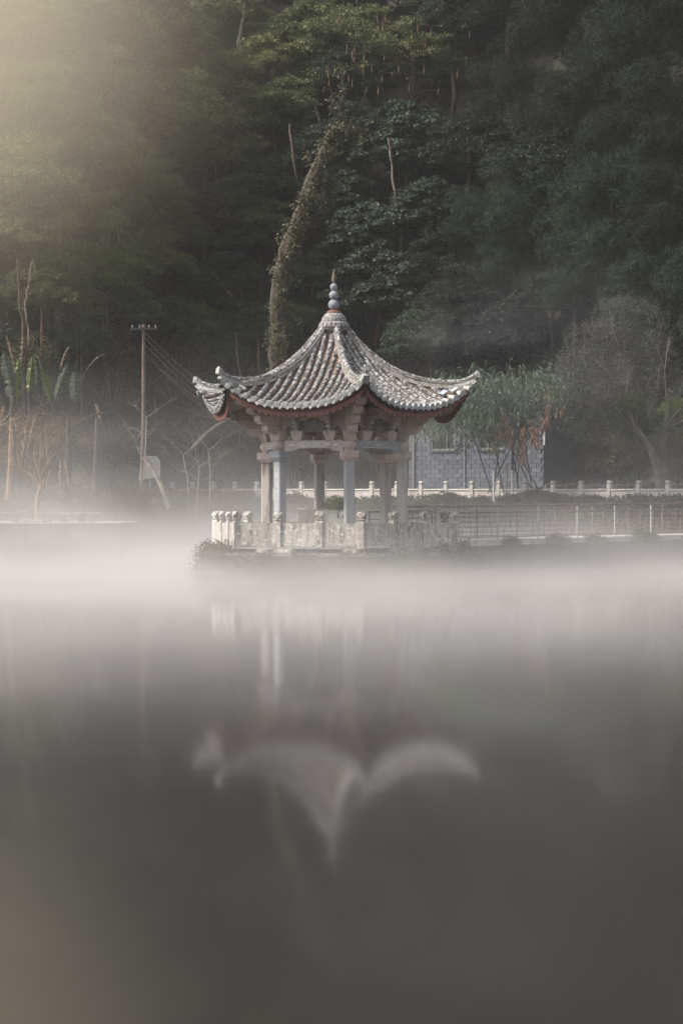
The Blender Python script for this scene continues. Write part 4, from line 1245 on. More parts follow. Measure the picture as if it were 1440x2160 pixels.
# bare tan tree on the quay
def bare_tree(name, foot, pts, label, seed, bark, leafm=None, nleaf=0, depth=5, cat='tree', L=.85, lsz=.07, dirs=None, r0=.12, spread=.6, up=.25, group='small bare trees by the water'):
    r_ = thing(name, foot, label, cat, group); rg_ = random.Random(seed)
    m = MB(); m.tube(pts, [r0 * (1 - .25 * i / (len(pts)-1)) for i in range(len(pts))], 9)
    m.build('trunk', bark, r_)
    b = MB(); tips = []
    for (s, d, ln, rr) in dirs:
        tips += branch(b, s, d, ln, rr, depth, rg_, 5, .28, spread, up, .74)
    b.build('branches', bark, r_)
    if leafm:
        T = np.array([list(q) for q in tips]); Nn = np.zeros_like(T); Nn[:, 2] = .3
        me = leafmesh('leaves', T - np.array(foot), Nn, max(1, nleaf // len(tips)), .32, lsz, lsz * .5, .2, seed, flat=1, mat=leafm, updome=False, jit=1.2)
        o = bpy.data.objects.new('leaves', me); COL.objects.link(o); o.parent = r_
    return r_
Y = 97
ft = at(80, 1096, Y)
fk = at(87, 1025, Y)
bare_tree('bare_tree', ft, [ft, at(78, 1070, Y), at(80, 1045, Y), fk], 'small tan bare tree with a forked trunk standing on the quay behind the benches', 21, M_tanb, L_tan, 2600, 5,
  dirs=[(fk, (.35, 0, 1), 1.0, .06), (fk, (-.9, .1, .9), 1.25, .05), (fk, (-.5, -.2, 1), 1.2, .042), (fk, (.05, .3, 1), 1.1, .042), (at(89, 1000, Y), (.55, .1, 1), 1.0, .035), (at(80, 1010, Y), (-1.0, .1, .6), 1.2, .035), (at(76, 1010, Y), (-.2, 0, 1), 1.0, .03)], r0=.11)
# frosted bare twigs at left edge
p = at(-10, 900, 100)
bare_tree('bare_branch', p, [p, p + Vector((.3, 0, .1))], 'whitish bare branch entering at the left edge above the tan tree', 5, M_wtwig, dirs=[(p, (1, 0, .35), .8, .03), (p, (1, 0, -.2), .8, .03)], r0=.04, depth=3, cat='branch', spread=.5)

# dry brown scrub on the lower slope
SC = [(1170, 985, .55, L_dark, 'dark shrub against the right end wall of the block house'), (110, 820, .8, L_dark, 'dark leafy scrub behind the lime banana leaves'), (60, 930, .9, L_brown, 'brown scrub behind the bare tan tree'), (150, 960, .8, L_brown, 'withered scrub around the hanging banana leaves'), (10, 1000, .8, L_brown, 'brown scrub at the left edge behind the quay'), (300, 930, .8, L_brown, 'rusty brown scrub in front of the lower utility pole'), (560, 820, .8, L_dark, 'dark scrub behind the left column heads'), (215, 760, 1.0, L_brngr, 'dark brown green scrub above the banana plants'), (300, 800, 1.0, L_brown, 'rusty brown scrub around the middle of the utility pole'), (370, 760, .95, L_brown, 'rusty brown scrub right of the utility pole'),
      (250, 880, .95, L_brown, 'brown thicket of dry stalks left of the pole foot'), (350, 870, 1.0, L_brngr, 'dull brown thicket right of the pole foot'), (430, 830, .7, L_dark, 'dark scrub behind the left roof horn'),
      (230, 960, .85, L_brngr, 'brown scrub beside the pale path'), (420, 930, .8, L_brown, 'dry purplish brown scrub behind the left column'), (480, 980, .7, L_brngr, 'low brown scrub behind the left end of the balustrade'),
      (150, 720, .9, L_dark, 'dark scrub between the banana plants and the bright tree'), (330, 690, .9, L_dark, 'dark scrub at the top of the utility pole'), (60, 760, .8, L_brngr, 'dull scrub behind the leftmost banana plant'),
      (560, 900, .9, L_dark, 'dark scrub behind the pavilion brackets'), (640, 960, .8, L_brown, 'rusty bank scrub seen between the front columns'), (780, 960, .8, L_brown, 'rusty bank scrub seen through the right hand bay'), (700, 880, .9, L_dark, 'dark scrub hidden behind the middle of the frieze')]
for i, (px, py, sc, mat, l_) in enumerate(SC):
    r_ = tree('scrub', px, py, sc, 2.2, mat, l_, cat='shrub', name='dry_shrub', var=i % 2, group='dry scrub on the lower slope', thick=.07, bark=M_btwig)
    m = MB(); rg_ = random.Random(px + 1); c = wloc(r_)
    for k in range(5):
        a = rg_.uniform(0, 6.28)
        branch(m, c + Vector((rg_.uniform(-.5, .5), -rg_.uniform(.2, 1.6), .3)), (math.cos(a), -.4, rg_.uniform(.6, 1.4)), rg_.uniform(1.0, 1.5) * sc, .03, 3, rg_, 3, .25, .5, .2)
    m.build('stalks', M_btwig if i % 2 else M_twig, r_)

# bare whitish saplings near the left end of the balustrade
for i, (fx, fy, ty, l_) in enumerate([(400, 1050, 960, 'thin whitish bare sapling left of the pavilion'), (412, 1058, 985, 'second thin bare sapling leaning left of the pavilion'), (443, 1025, 950, 'short white sapling just left of the island'), (303, 970, 880, 'tall thin white stem right beside the utility pole')]):
    Y = 120 if i < 3 else 117
    p = at(fx, fy, Y); q = at(fx + (-14, 8, -4, 6)[i], ty, Y)
    rg_ = random.Random(i + 40)
    bare_tree('bare_sapling', p, [p - Vector((0, 0, 1.0)), p.lerp(q, .5) + Vector((.05, 0, 0)), q], l_, 50 + i, M_wtwig, dirs=[(q, (-.5, 0, .8), .8, .018), (q, (.7, 0, .5), .9, .018), (p.lerp(q, .5), (1, 0, .7), .8, .015), (p.lerp(q, .6), (-1, 0, .5), .8, .015)], r0=.035, depth=4, spread=.55, up=.05)
# leaning spotted trunk
p = at(355, 1066, 112)
bare_tree('leaning_tree', p, [at(357, 1075, 112), at(340, 1025, 112.4), at(322, 990, 112.8), at(303, 966, 113)], 'spotted bare trunk leaning left over the balustrade end', 77, M_pale, dirs=[(at(303, 966, 113), (-.8, 0, .8), .9, .05), (at(322, 990, 112.8), (-.2, 0, 1), .9, .03)], r0=.13, depth=3)
# dark leaning trunk right of it
p = at(425, 920, 124)
bare_tree('leaning_tree', p, [at(405, 950, 124), at(440, 912, 124), at(485, 880, 124)], 'dark trunk leaning right toward the pavilion corner', 78, M_bark, dirs=[(at(405, 950, 124), (-1, 0, .0), .8, .06)], r0=.16, depth=2)

# ------------------------------------------------------------------ right side: bamboo, grey tree
bam = thing('bamboo_clump', (11, 121, 2.4), 'arching blue green bamboo drooping over the grey block house', 'bamboo')
m = MB(); rg_ = random.Random(31); nr = np.random.default_rng(31)
LV = []; VV = []
dead = []
def bamboo_leafset(p, n, L, W_, out, spread=.3, dr=.9):
    d = nr.normal(size=(n, 3)) * .55 + np.array([out * .5, -.2, -dr]); d /= np.linalg.norm(d, axis=1, keepdims=True)
    P = np.array(p) + nr.normal(size=(n, 3)) * spread
    s = np.cross(d, nr.normal(size=(n, 3)) * .4 + np.array([0, -1, .2])); s /= np.linalg.norm(s, axis=1, keepdims=True)
    l = L * nr.uniform(.6, 1.2, (n, 1)); v = np.empty((n, 4, 3))
    v[:, 0] = P; v[:, 1] = P + d*l*.35 + s*W_/2; v[:, 2] = P + d*l; v[:, 3] = P + d*l*.35 - s*W_/2
    return v.reshape(-1, 3)
for i in range(46):
    tipx = 890 + (i / 45) * 310 + rg_.uniform(-14, 14)
    topx = 1060 + (tipx - 1060) * .45 + rg_.uniform(-30, 30)
    Yb = rg_.uniform(115, 118.5)
    low = 915 - .0016 * (tipx - 1010)**2 + rg_.uniform(-45, 30) if tipx > 930 else 900 + rg_.uniform(-15, 25)
    base = at(1080 + rg_.uniform(-60, 60), 1040, 118.6)
    top = at(topx, 790 + rg_.uniform(-25, 85), Yb)
    tip = at(tipx, low, Yb - rg_.uniform(.5, 2.0))
    mid = at((topx + tipx) / 2 + (tipx - topx) * .2, 800 + rg_.uniform(0, 40), Yb - .6)
    if i % 4 == 0: m.tube([base, base.lerp(top, .5), top], [.035, .03, .02], 5)
    pts = []
    for u in np.linspace(0, 1, 9):
        a_ = top.lerp(mid, u); b_ = mid.lerp(tip, u); pts.append(a_.lerp(b_, u))
    m.tube(pts, [.016 - .0012 * j for j in range(9)], 3)
    for j in range(1, 9):
        v = bamboo_leafset(pts[j], 34, .42, .055, (tipx - topx) / 100, .26); LV.append(v); VV.append(nr.uniform(0, 1, len(v)//4))
for (px, py, ln) in [(1040, 905, 1.0), (1052, 890, .9), (1062, 870, 1.0), (1072, 900, .9), (1078, 905, .9), (1102, 900, 1.1), (1122, 885, 1.2), (1130, 900, 1.0), (1155, 850, 1.2), (1158, 820, .9), (1182, 840, 1.0), (1130, 905, .7), (1102, 950, .6), (1065, 885, .8), (1145, 880, .7)]:
    for j in range(5):
        v = bamboo_leafset(at(px, py + j * ln * 9, 114.6), 9, .34, .07, 0, .09, 1.6); dead.append(v)
m.build('canes', M_bark, bam)
V = np.concatenate(LV) - np.array(bam.location)
o = bpy.data.objects.new('bamboo_leaves', quads('bamboo_leaves', V, np.concatenate(VV), L_bam)); COL.objects.link(o); o.parent = bam
V = np.concatenate(dead) - np.array(bam.location)
o = bpy.data.objects.new('dead_leaves', quads('dead_leaves', V, nr.uniform(0, 1, len(V)//4), L_or)); COL.objects.link(o); o.parent = bam; o['label'] = 'hanging bunches of dry orange leaves'

gt = thing('grey_leaved_tree', at(1392, 1045, 114.5), 'fine twigged tree with silvery grey leaves and a leaning furrowed trunk at right', 'tree')
m = MB()
m.tube([at(1396, 1045, 114.5), at(1390, 1000, 114.4), at(1380, 965, 114.3), at(1362, 930, 114.2), at(1340, 900, 114), at(1322, 860, 114)], [.30, .24, .22, .14, .10, .06], 9)
m.tube([at(1400, 1045, 114.6), at(1402, 1000, 114.5), at(1398, 960, 114.4), at(1402, 900, 114.3), at(1408, 850, 114.2)], [.24, .2, .15, .10, .05], 8)
m.build('trunk', M_greyb, gt)
m = MB(); rg_ = random.Random(66)
for (a, d, ln) in [((1340, 900), (-.7, 0, .7), 1.5), ((1322, 860), (-.5, 0, 1), 1.5), ((1322, 860), (.1, 0, 1), 1.5), ((1362, 930), (-.9, -.2, .35), 1.3), ((1402, 900), (.5, 0, .8), 1.3), ((1408, 850), (-.2, 0, 1), 1.6), ((1340, 900), (.2, -.3, 1), 1.4), ((1300, 830), (-1, 0, .5), 1.4), ((1402, 900), (1, 0, .2), 1.2), ((1330, 800), (-.4, 0, 1), 1.5)]:
    branch(m, at(a[0], a[1], 114), d, ln, .05, 5, rg_, 4, .25, .5, .15, .78)
m.build('branches', M_twig, gt)
for i, (px, py, sc, Y, l_) in enumerate([(1250, 760, .75, 114.5, 0), (1290, 850, .85, 115, 0), (1340, 720, .75, 116, 0), (1235, 880, .6, 114, 0), (1380, 800, .6, 115, 0), (1425, 940, .55, 112.5, 0), (1300, 690, .55, 116, 0)]):
    o = bpy.data.objects.new('foliage', proto('fine', i % 2)); COL.objects.link(o); o.parent = gt
    o.location = at(px, py, Y) - gt.location; o.scale = (sc, sc, sc); o.rotation_euler = (0, 0, i * 1.1)
for i, (px, py, sc, mat, l_) in enumerate([(1330, 850, .30, L_yel, 'small yellow green spray hanging inside the grey leaved tree'), (1425, 870, .42, L_yel, 'yellow tinged bush at the right edge beside the grey leaved tree'),
        (1215, 960, .75, L_dark, 'dark creeper covered bank left of the grey leaved tree'), (1300, 970, .8, L_brngr, 'brown green shrub on the rubble wall right of the house'), (1190, 870, .8, L_deep, 'dark shrub behind the right hand end of the bamboo'), (1420, 960, .7, L_brngr, 'brown shrub at the right edge behind the balustrade'), (1350, 900, 1.0, L_deep, 'dark shrub behind the leaning grey trunk')]):
    tree('scrub', px, py, sc, 2.0, mat, l_, cat='shrub', name='shrub', var=i % 2, group='shrubs at the right', thick=.06, Y=(113.4 if i < 1 else None))

# ------------------------------------------------------------------ back balustrade
bal = thing('stone_balustrade', (WALL_A.x, WALL_A.y, 2.3), 'long pale stone balustrade with square posts along the far bank', 'balustrade')
dv = (WALL_B - WALL_A); Lw = dv.length; dn = dv.normalized(); rzw = math.atan2(dn.y, dn.x)
NB = 17; st = Lw / NB
bp_ = MB(); bp_.box((0, 0, .42), (.24, .24, .90), ch=.015); bp_.box((0, 0, .90), (.18, .18, .06)); bp_.box((0, 0, 1.0), (.26, .26, .16), ch=.05); bp_ = bp_.mesh('post', M_cope)
cp_ = MB().box((0, 0, .62), (st - .25, .24, .10), ch=.03).mesh('coping', M_cope)
pn_ = MB().box((0, 0, .29), (st - .25, .13, .56)).mesh('panel', M_wallp)
for i in range(-3, NB + 5):
    g = WALL_A + dn * (st * i)
    zb = 2.38 + .012 * i
    if i > NB: zb = 2.38 + .012 * i
    T = Matrix.Translation((g.x, g.y, zb)) @ Matrix.Rotation(rzw, 4, 'Z')
    piece('post', bp_, T @ Matrix.Rotation(ri.uniform(-.04, .04), 4, 'X') @ Matrix.Rotation(ri.uniform(-.02, .02), 4, 'Y'), bal)
    if i < NB + 4:
        g2 = g + dn * (st / 2)
        T = Matrix.Translation((g2.x, g2.y, zb)) @ Matrix.Rotation(rzw, 4, 'Z')
        piece('coping', cp_, T, bal); piece('panel', pn_, T, bal)
# stone kerb ledge under the balustrade
g = WALL_A + dn * (Lw * .5)
q = MB().box((g.x, g.y, 2.27), (Lw + 12, .5, .22), rzw); q.build('ledge', M_rail, bal)

# ------------------------------------------------------------------ block house
HA, HBp = at(862, 1080, 127.2), at(1146, 1080, 121.6)
hd = Vector((HBp.x - HA.x, HBp.y - HA.y, 0)); HL = hd.length; hd.normalize()
hn = Vector((hd.y, -hd.x, 0))      # outward (towards camera)
if hn.y > 0: hn = -hn
HO = Vector((HA.x, HA.y, 2.3))
HF = frame(HO, hd, -hn, Vector((0, 0, 1)))     # x along, y inward, z up
HH = 5.6
house = thing('block_house', HO + hd * (HL / 2), 'blue grey block house with barred windows behind the balustrade under the bamboo', 'house')
wins = [(1.55, 3.15, 3.05, 4.35), (4.85, 6.45, 3.05, 4.35)]
# wall body behind the blocks, pierced by the windows
q = MB()
def wbox(x0, x1, z0, z1, y0=.03, y1=.3): q.box(((x0+x1)/2, (y0+y1)/2, (z0+z1)/2), (x1-x0, y1-y0, z1-z0), M=HF)
wbox(0, HL, 0, 3.05); wbox(0, HL, 4.35, HH)
wbox(0, 1.55, 3.05, 4.35); wbox(3.15, 4.85, 3.05, 4.35); wbox(6.45, HL, 3.05, 4.35)
q.box((.15, 1.6, HH/2), (.3, 2.6, HH), M=HF); q.box((HL - .15, 1.6, HH/2), (.3, 2.6, HH), M=HF)
q.box((HL/2, 2.9, HH/2), (HL, .3, HH), M=HF)
q.build('wall', M_mortar, house)
bw = MB().box((0, 0, 0), (1, 1, 1), ch=0.0)
blk = MB().box((0, 0, 0), (.60, .06, .235), ch=.012).mesh('block', M_block)
rg_ = random.Random(12); row = 0; z = .13; nb = 0
while z < HH - .1:
    x = -.3 * (row % 2) + .31
    while x < HL - .05:
        w = .60; x0, x1 = max(0, x - w/2), min(HL, x + w/2)
        for wx0, wx1, wz0, wz1 in wins:
            if z + .11 > wz0 and z - .11 < wz1:
                if x0 < wx1 and x1 > wx0:
                    if x0 < wx0: x1 = min(x1, wx0)
                    elif x1 > wx1: x0 = max(x0, wx1)
                    else: x1 = x0
        if x1 - x0 > .1 and nb < 298:
            T = HF @ Matrix.Translation(((x0+x1)/2, rg_.uniform(-.008, .008), z)) @ Matrix.Diagonal(((x1-x0-.008)/.60, 1, 1.025, 1))
            piece('block', blk, T, house); nb += 1
        x += .612
    z += .248; row += 1
for wx0, wx1, wz0, wz1 in wins:
    q = MB(); cx, cz = (wx0+wx1)/2, (wz0+wz1)/2; w, h_ = wx1-wx0, wz1-wz0
    for (x, z, dx, dz) in ((cx, wz0+.035, w, .07), (cx, wz1-.035, w, .07), (wx0+.03, cz, .06, h_-.14), (wx1-.03, cz, .06, h_-.14), (wx0+w/3, cz, .06, h_-.14), (wx0+2*w/3, cz, .06, h_-.14)):
        q.box((x, .06, z), (dx, .08, dz), M=HF)
    wf = q.build('window', M_frame, house)
    q = MB().box((cx, .13, cz), (w-.02, .02, h_-.02), M=HF); q.build('pane', M_glass, wf)
    q = MB()
    for j in range(15): q.box((wx0 + w*(j+.5)/15, .09, cz), (.016, .016, h_-.1), M=HF)
    q.build('window_bars', M_bars, wf)
    q = MB().box((cx, -.06, wz0-.06), (w+.2, .14, .07), M=HF); q.build('sill', M_block, wf)
q = MB(); q.box((HL/2, 1.4, HH+.08), (HL+.8, 3.6, .14), M=HF); q.build('roof', M_mortar, house)
q = MB(); q.tube([HF @ Vector((.42, -.10, 0)), HF @ Vector((.42, -.10, HH))], .055, 8); q.build('drain_pipe', M_frame, house)
q = MB(); q.tube([HF @ Vector((3.9, -.07, 0)), HF @ Vector((3.9, -.07, HH*.85))], .04, 8); q.build('drain_pipe', M_frame, house)
q = MB(); q.tube([HF @ Vector((HL+.12, -.10, 3.2)), HF @ Vector((HL+.12, -.10, 3.9))], .05, 8); q.build('vent_pipe', M_postw, house)
for (px, l_) in ((1041, 'left one of two short white posts behind the balustrade before the house'), (1080, 'right one of two short white posts behind the balustrade before the house')):
    p = at(px, 1060, 117.5); p.z = 2.4
    tag(MB().lathe([(.06, 0), (.06, 1.65), (.045, 1.68)], p, 10).build('white_post', M_postw, origin=p), l_, 'post', 'short white posts')
p = at(1068, 1060, 117.8); p.z = 2.4
tag(MB().tube([p, p + Vector((0, 0, 1.95)), p + Vector((.25, 0, 2.05)), p + Vector((.33, 0, 1.9))], .035, 6).build('water_pipe', M_rust, origin=p), 'rusty standpipe bent over at the top between the two white posts', 'pipe')

# rubble retaining wall to the right of the house
rw = thing('rubble_wall', at(1290, 1050, 117), 'low mossy rubble wall behind the balustrade right of the house', 'wall')
sm = []
for s in range(3):
    mm = MB().box((0, 0, 0), (1, 1, 1), ch=.17); rg_ = random.Random(s)
    mm.v = [(x + rg_.uniform(-.07, .07), y + rg_.uniform(-.07, .07), z + rg_.uniform(-.07, .07)) for x, y, z in mm.v]
    sm.append(mm.mesh('stone', M_stone))
rg_ = random.Random(17)
for r_ in range(4):
    x = 1148
    while x < 1450:
        w = rg_.uniform(9, 30)
        p = at(x + w/2, 1080, 119.2 - (x - 1148) * .0135); p.z = 2.42 + r_ * .27 + rg_.uniform(-.05, .05)
        piece('stone', sm[rg_.randrange(3)], Matrix.Translation(p) @ Matrix.Rotation(rg_.uniform(-.2, .2), 4, 'Y') @ Matrix.Diagonal((w*116/F*.98, .4, .27 + rg_.uniform(-.05, .06), 1)), rw)
        x += w

# ------------------------------------------------------------------ bridge
br = thing('footbridge', (3.4, 70, .9), 'low footbridge leading from the island to the right with rusty railings', 'bridge')
b0, b1 = Vector((3.15, 69.6)), Vector((17.5, 83.9))
bd = (b1 - b0).normalized(); bn = Vector((-bd.y, bd.x)); BL = (b1 - b0).length
def bpt(s, o_, z): return Vector((b0.x + bd.x*s + bn.x*o_, b0.y + bd.y*s + bn.y*o_, z))
def dz(s): return .98 + .0135 * s - .0002 * s * s
q = MB(); N = 10
for i in range(N):
    s0, s1 = BL*i/N + .01, BL*(i+1)/N - .01
    a = [bpt(s0, -.06, dz(s0)-.17), bpt(s0, 1.75, dz(s0)-.17), bpt(s0, 1.75, dz(s0)), bpt(s0, -.06, dz(s0))]
    c = [bpt(s1, -.06, dz(s1)-.17), bpt(s1, 1.75, dz(s1)-.17), bpt(s1, 1.75, dz(s1)), bpt(s1, -.06, dz(s1))]
    MB().hull6(a, c).build('deck_slab', M_deck, br)
def s_of(px): return min(np.linspace(0, BL, 400), key=lambda s: abs((bpt(s, .1, 0).x * F / bpt(s, .1, 0).y + 720) - px))
for (s0, s1) in ((s_of(1022), s_of(1120)), (s_of(1122), s_of(1252)), (s_of(1300), s_of(1392)), (s_of(1396), BL)):
    a = [bpt(s0, .1, -.9), bpt(s1, .1, -.9), bpt(s1, 1.6, -.9), bpt(s0, 1.6, -.9)]
    c = [bpt(s0, .1, dz(s0)-.2), bpt(s1, .1, dz(s1)-.2), bpt(s1, 1.6, dz(s1)-.2), bpt(s0, 1.6, dz(s0)-.2)]
    MB().hull6(a, c).build('pier', M_pier, br)
a = [bpt(0.0, .2, dz(0)-.42), bpt(0.0, 1.5, dz(0)-.42), bpt(0.0, 1.5, dz(0)-.18), bpt(0.0, .2, dz(0)-.18)]
c = [bpt(BL, .2, dz(BL)-.42), bpt(BL, 1.5, dz(BL)-.42), bpt(BL, 1.5, dz(BL)-.18), bpt(BL, .2, dz(BL)-.18)]
MB().hull6(a, c).build('girder', M_pier, br)
for side_i, o_ in enumerate((0.0, 1.68)):
    pts = [bpt(s, o_, dz(s) + 1.08) for s in np.linspace(-.1, BL, 12)]
    MB().tube(pts, .034, 6).build('hand_rail', M_rust, br)
    MB().tube([bpt(s, o_, dz(s) + .87) for s in np.linspace(-.1, BL, 12)], .018, 5).build('middle_rail', M_rust, br)
    MB().tube([bpt(s, o_, dz(s) + .10) for s in np.linspace(-.1, BL, 12)], .018, 5).build('bottom_rail', M_rust, br)
    sp = 1.98; s = .55 + .9 * side_i
    prev = -.1
    while s < BL:
        q = MB().tube([bpt(s, o_, dz(s)), bpt(s, o_, dz(s) + 1.06)], .032 if side_i == 0 else .026, 6); q.build('rail_post', M_deck if side_i == 0 else M_rust, br)
        # lattice of thin bars between posts
        q = MB()
        for h_ in (.24, .40, .56, .72):
            L_ = s - prev
            q.tube([bpt(prev + .03, o_, dz(s) + h_), bpt(s - .03, o_, dz(s) + h_)], .008, 4)
        for u, h0, h1 in ((.15, .10, .40), (.3, .40, .87), (.45, .10, .24), (.55, .72, .87), (.7, .40, .87), (.85, .10, .56), (.5, .24, .56)):
            ss = prev + (s - prev) * u
            q.tube([bpt(ss, o_, dz(ss) + h0), bpt(ss, o_, dz(ss) + h1)], .009, 4)
        q.build('lattice', M_rust, br)
        prev = s; s += sp
# landing rail behind the columns
lr = thing('landing_rail', (.86, 73.1, FLOOR), 'rusty rail seen between the columns behind the pavilion', 'railing')
A_, B_ = Vector((.86, 73.2)), Vector((2.95, 72.6))
def lp(u, z): return Vector((A_.x + (B_.x-A_.x)*u, A_.y + (B_.y-A_.y)*u, z))
for (h_, r_, nm) in ((1.04, .034, 'hand_rail'), (.8, .018, 'middle_rail'), (.12, .018, 'bottom_rail')):
    MB().tube([lp(0, FLOOR+h_), lp(1, FLOOR+h_+.03)], r_, 6).build(nm, M_rust, lr)
for u in (.02, .2, .6, .98): MB().tube([lp(u, FLOOR), lp(u, FLOOR+1.04)], .03, 6).build('rail_post', M_rust, lr)
q = MB()
for h_ in (.3, .46, .62): q.tube([lp(.02, FLOOR+h_), lp(.98, FLOOR+h_)], .008, 4)
for u in (.1, .3, .4, .5, .7, .8, .9): q.tube([lp(u, FLOOR+.3), lp(u, FLOOR+.62)], .008, 4)
q.build('lattice', M_rust, lr)

# ------------------------------------------------------------------ quay with benches
QY = 95.0
qy = thing('quay', (-20, QY, 0), 'low concrete quay with a pale top edge at the left bank', 'quay')
qx1 = at(253, 1080, QY).x
q = MB().box(((qx1 - 60) / 2, QY + 4, .35), (60 + qx1, 8, 2.1 + .0)); q.build('quay_wall', M_quay, qy)
q = MB().box(((qx1 - 60) / 2 + .04, QY + 3.96, 1.44), (60 + qx1, 8.1, .07)); q.build('quay_top', M_quaytop, qy)
QZ = 1.476
def bench(x0, x1, Y, label, legs, z=QZ, h=.40):
    a, b_ = at(x0, 1080, Y).x, at(x1, 1080, Y).x
    r_ = thing('stone_bench', ((a+b_)/2, Y, z), label, 'bench', 'stone benches on the quay')
    MB().box(((a+b_)/2, Y, z + h - .05), (b_-a, .42, .10), ch=.02).build('seat', M_bench, r_)
    for lx in legs:
        x = at(lx, 1080, Y).x
        MB().box((x, Y, z + (h-.1)/2), (.26, .34, h - .1), ch=.015).build('leg', M_bench, r_)
bench(-70, 46, 95.6, 'nearest stone bench cut by the left edge', (-50, 31))
bench(74, 172, 95.8, 'long stone bench in front of the bare tan tree', (86, 132))
bench(166, 216, 96.0, 'short stone bench at the right end of the row', (172, 196))
bench(42, 150, 98.4, 'stone bench behind the bare tan tree', (60, 140), h=.50)
pl_ = thing('planter_kerb', (at(75, 1080, 97).x, 97, QZ), 'low stone kerb round the foot of the bare tan tree', 'kerb')
MB().box((at(75, 1080, 97).x, 97, QZ + .05), (1.3, 1.0, .10), ch=.02).build('kerb_stone', M_bench, pl_)

# path, panel, pole
pts = [(-9.6, 118, 0), (-10.6, 121, 0), (-12.2, 124, 0), (-14.0, 126.5, 0), (-16.5, 128, 0)]
v = []; f = []
for i, (x, y, z) in enumerate(pts):
    for s in (-1, 1):
        xx = x + s * (1.2 - .12*i); v.append((xx, y + s*.5, ground_z(xx, y + s*.5) + .14))
for i in range(len(pts) - 1): f.append((2*i, 2*i+1, 2*i+3, 2*i+2))
tag(MB().add(v, f).build('path', M_path), kind='structure')

pp = at(316, 1010, 124); 
pn = thing('pale_panel', pp, 'blank pale grey panel leaning behind the foot of the utility pole', 'panel')
T = Matrix.Translation((0, 0, 0))
q = MB()
a = [at(292, 1012, 124), at(338, 1006, 124), at(338, 972, 124), at(330, 962, 124), at(305, 961, 124), at(296, 985, 124)]
q.hull6([p + Vector((0, .06, 0)) for p in a], a); q.build('board', M_sign, pn)
q = MB().box((pp.x, pp.y + .1, pp.z - .6), (.1, .1, 1.6)); q.build('support', M_frame, pn)

pole = thing('utility_pole', at(298, 1050, 121), 'tall orange brown utility pole with wires at left', 'utility pole')
pb = at(298, 1050, 121); pb.z = 2.4; ptop = at(303, 684, 121)
MB().tube([pb, pb.lerp(ptop, .5) + Vector((.06, 0, 0)), ptop], [.12, .11, .09], 10).build('pole', M_redb, pole)
c = ptop - Vector((0, 0, .25))
MB().box((c.x, c.y - .1, c.z), (1.5, .1, .1)).build('cross_arm', M_bark, pole)
q = MB()
for dx in (-.6, -.2, .3, .65): q.lathe([(.03, 0), (.05, .04), (.035, .08), (.05, .12), (.02, .16)], c + Vector((dx, -.1, .05)), 8)
q.build('insulators', M_frame, pole)
def wire(a, b_, sag, label, r=.0055):
    pts = [a.lerp(b_, u) - Vector((0, 0, sag * 4 * u * (1-u))) for u in np.linspace(0, 1, 12)]
    o = MB().tube(pts, r, 3).build('wire', M_wire, origin=a); tag(o, label, 'wire', 'wires by the utility pole'); return o
far = at(640, 960, 126)
for i, (a, b_, s, l_) in enumerate([
    (at(305, 700, 121), at(560, 905, 100), .3, 'topmost wire running from the pole down behind the left roof horn'),
    (at(305, 712, 121), at(555, 915, 100), .35, 'second wire from the pole down behind the left roof horn'),
    (at(303, 724, 121), at(545, 920, 100), .35, 'third wire from the pole down behind the left roof horn'),
    (at(303, 740, 121), at(540, 935, 100), .4, 'lowest wire from the pole down behind the left roof horn'),
    (at(355, 850, 121), at(560, 895, 100), .25, 'nearly level wire passing below the left roof horn'),
    (at(340, 780, 121), at(560, 930, 100), .2, 'steep thin wire crossing below the left roof horn'),
    (at(-20, 600, 118), at(300, 700, 121), .4, 'upper wire running from the left edge to the pole'),
    (at(-20, 608, 118), at(300, 706, 121), .45, 'lower wire running from the left edge to the pole'),
    (at(965, 945, 119), at(1135, 988, 117), .25, 'thin wire slung across the front of the block house')]):
    wire(a, b_, s, l_)

# ------------------------------------------------------------------ ground cover
def cover(name, pts, nrm, n, spread, L, Wd, mat, label, seed, droop=.2, kind='stuff', flat=.7, cat='ground cover'):
    C = np.array(pts); Nn = np.tile(np.array([nrm]), (len(C), 1))
    c0 = C.mean(0)
    me = leafmesh(name, C - c0, Nn, n, spread, L, Wd, droop, seed, flat=flat, mat=mat, jit=.9)
    o = bpy.data.objects.new(name, me); COL.objects.link(o); o.location = c0
    return tag(o, label, cat, kind=kind)
rg_ = random.Random(71)
pts = []
for i in range(2600):
    x = rg_.uniform(-9.2, 24); y = shore_y(x) + rg_.uniform(.3, 6.5); pts.append((x, y, ground_z(x, y) + .08))
cover('bank_cover', pts, (0, -.5, .6), 34, .42, .17, .10, L_ivyg, 'tangled green and brown plants covering the bank below the balustrade', 71)
pts = []
for i in range(420):
    x = rg_.uniform(-24, -9.5); y = rg_.uniform(103.5, 128); pts.append((x, y, ground_z(x, y) + .05))
cover('leaf_litter', pts, (0, -.3, .8), 22, .6, .14, .08, L_brown, 'brown leaf litter and low weeds behind the quay', 72)
pts = []
for i in range(620):
    x = rg_.uniform(-10.6, -5.0); y = shore_y(x) + rg_.uniform(-.2, 6.0); pts.append((x, y, ground_z(x, y) + .2))
cover('grass_tufts', pts, (0, -.2, 1), 26, .35, .5, .03, L_brown, 'tall dry grass on the bank left of the island', 73, droop=-1.2)
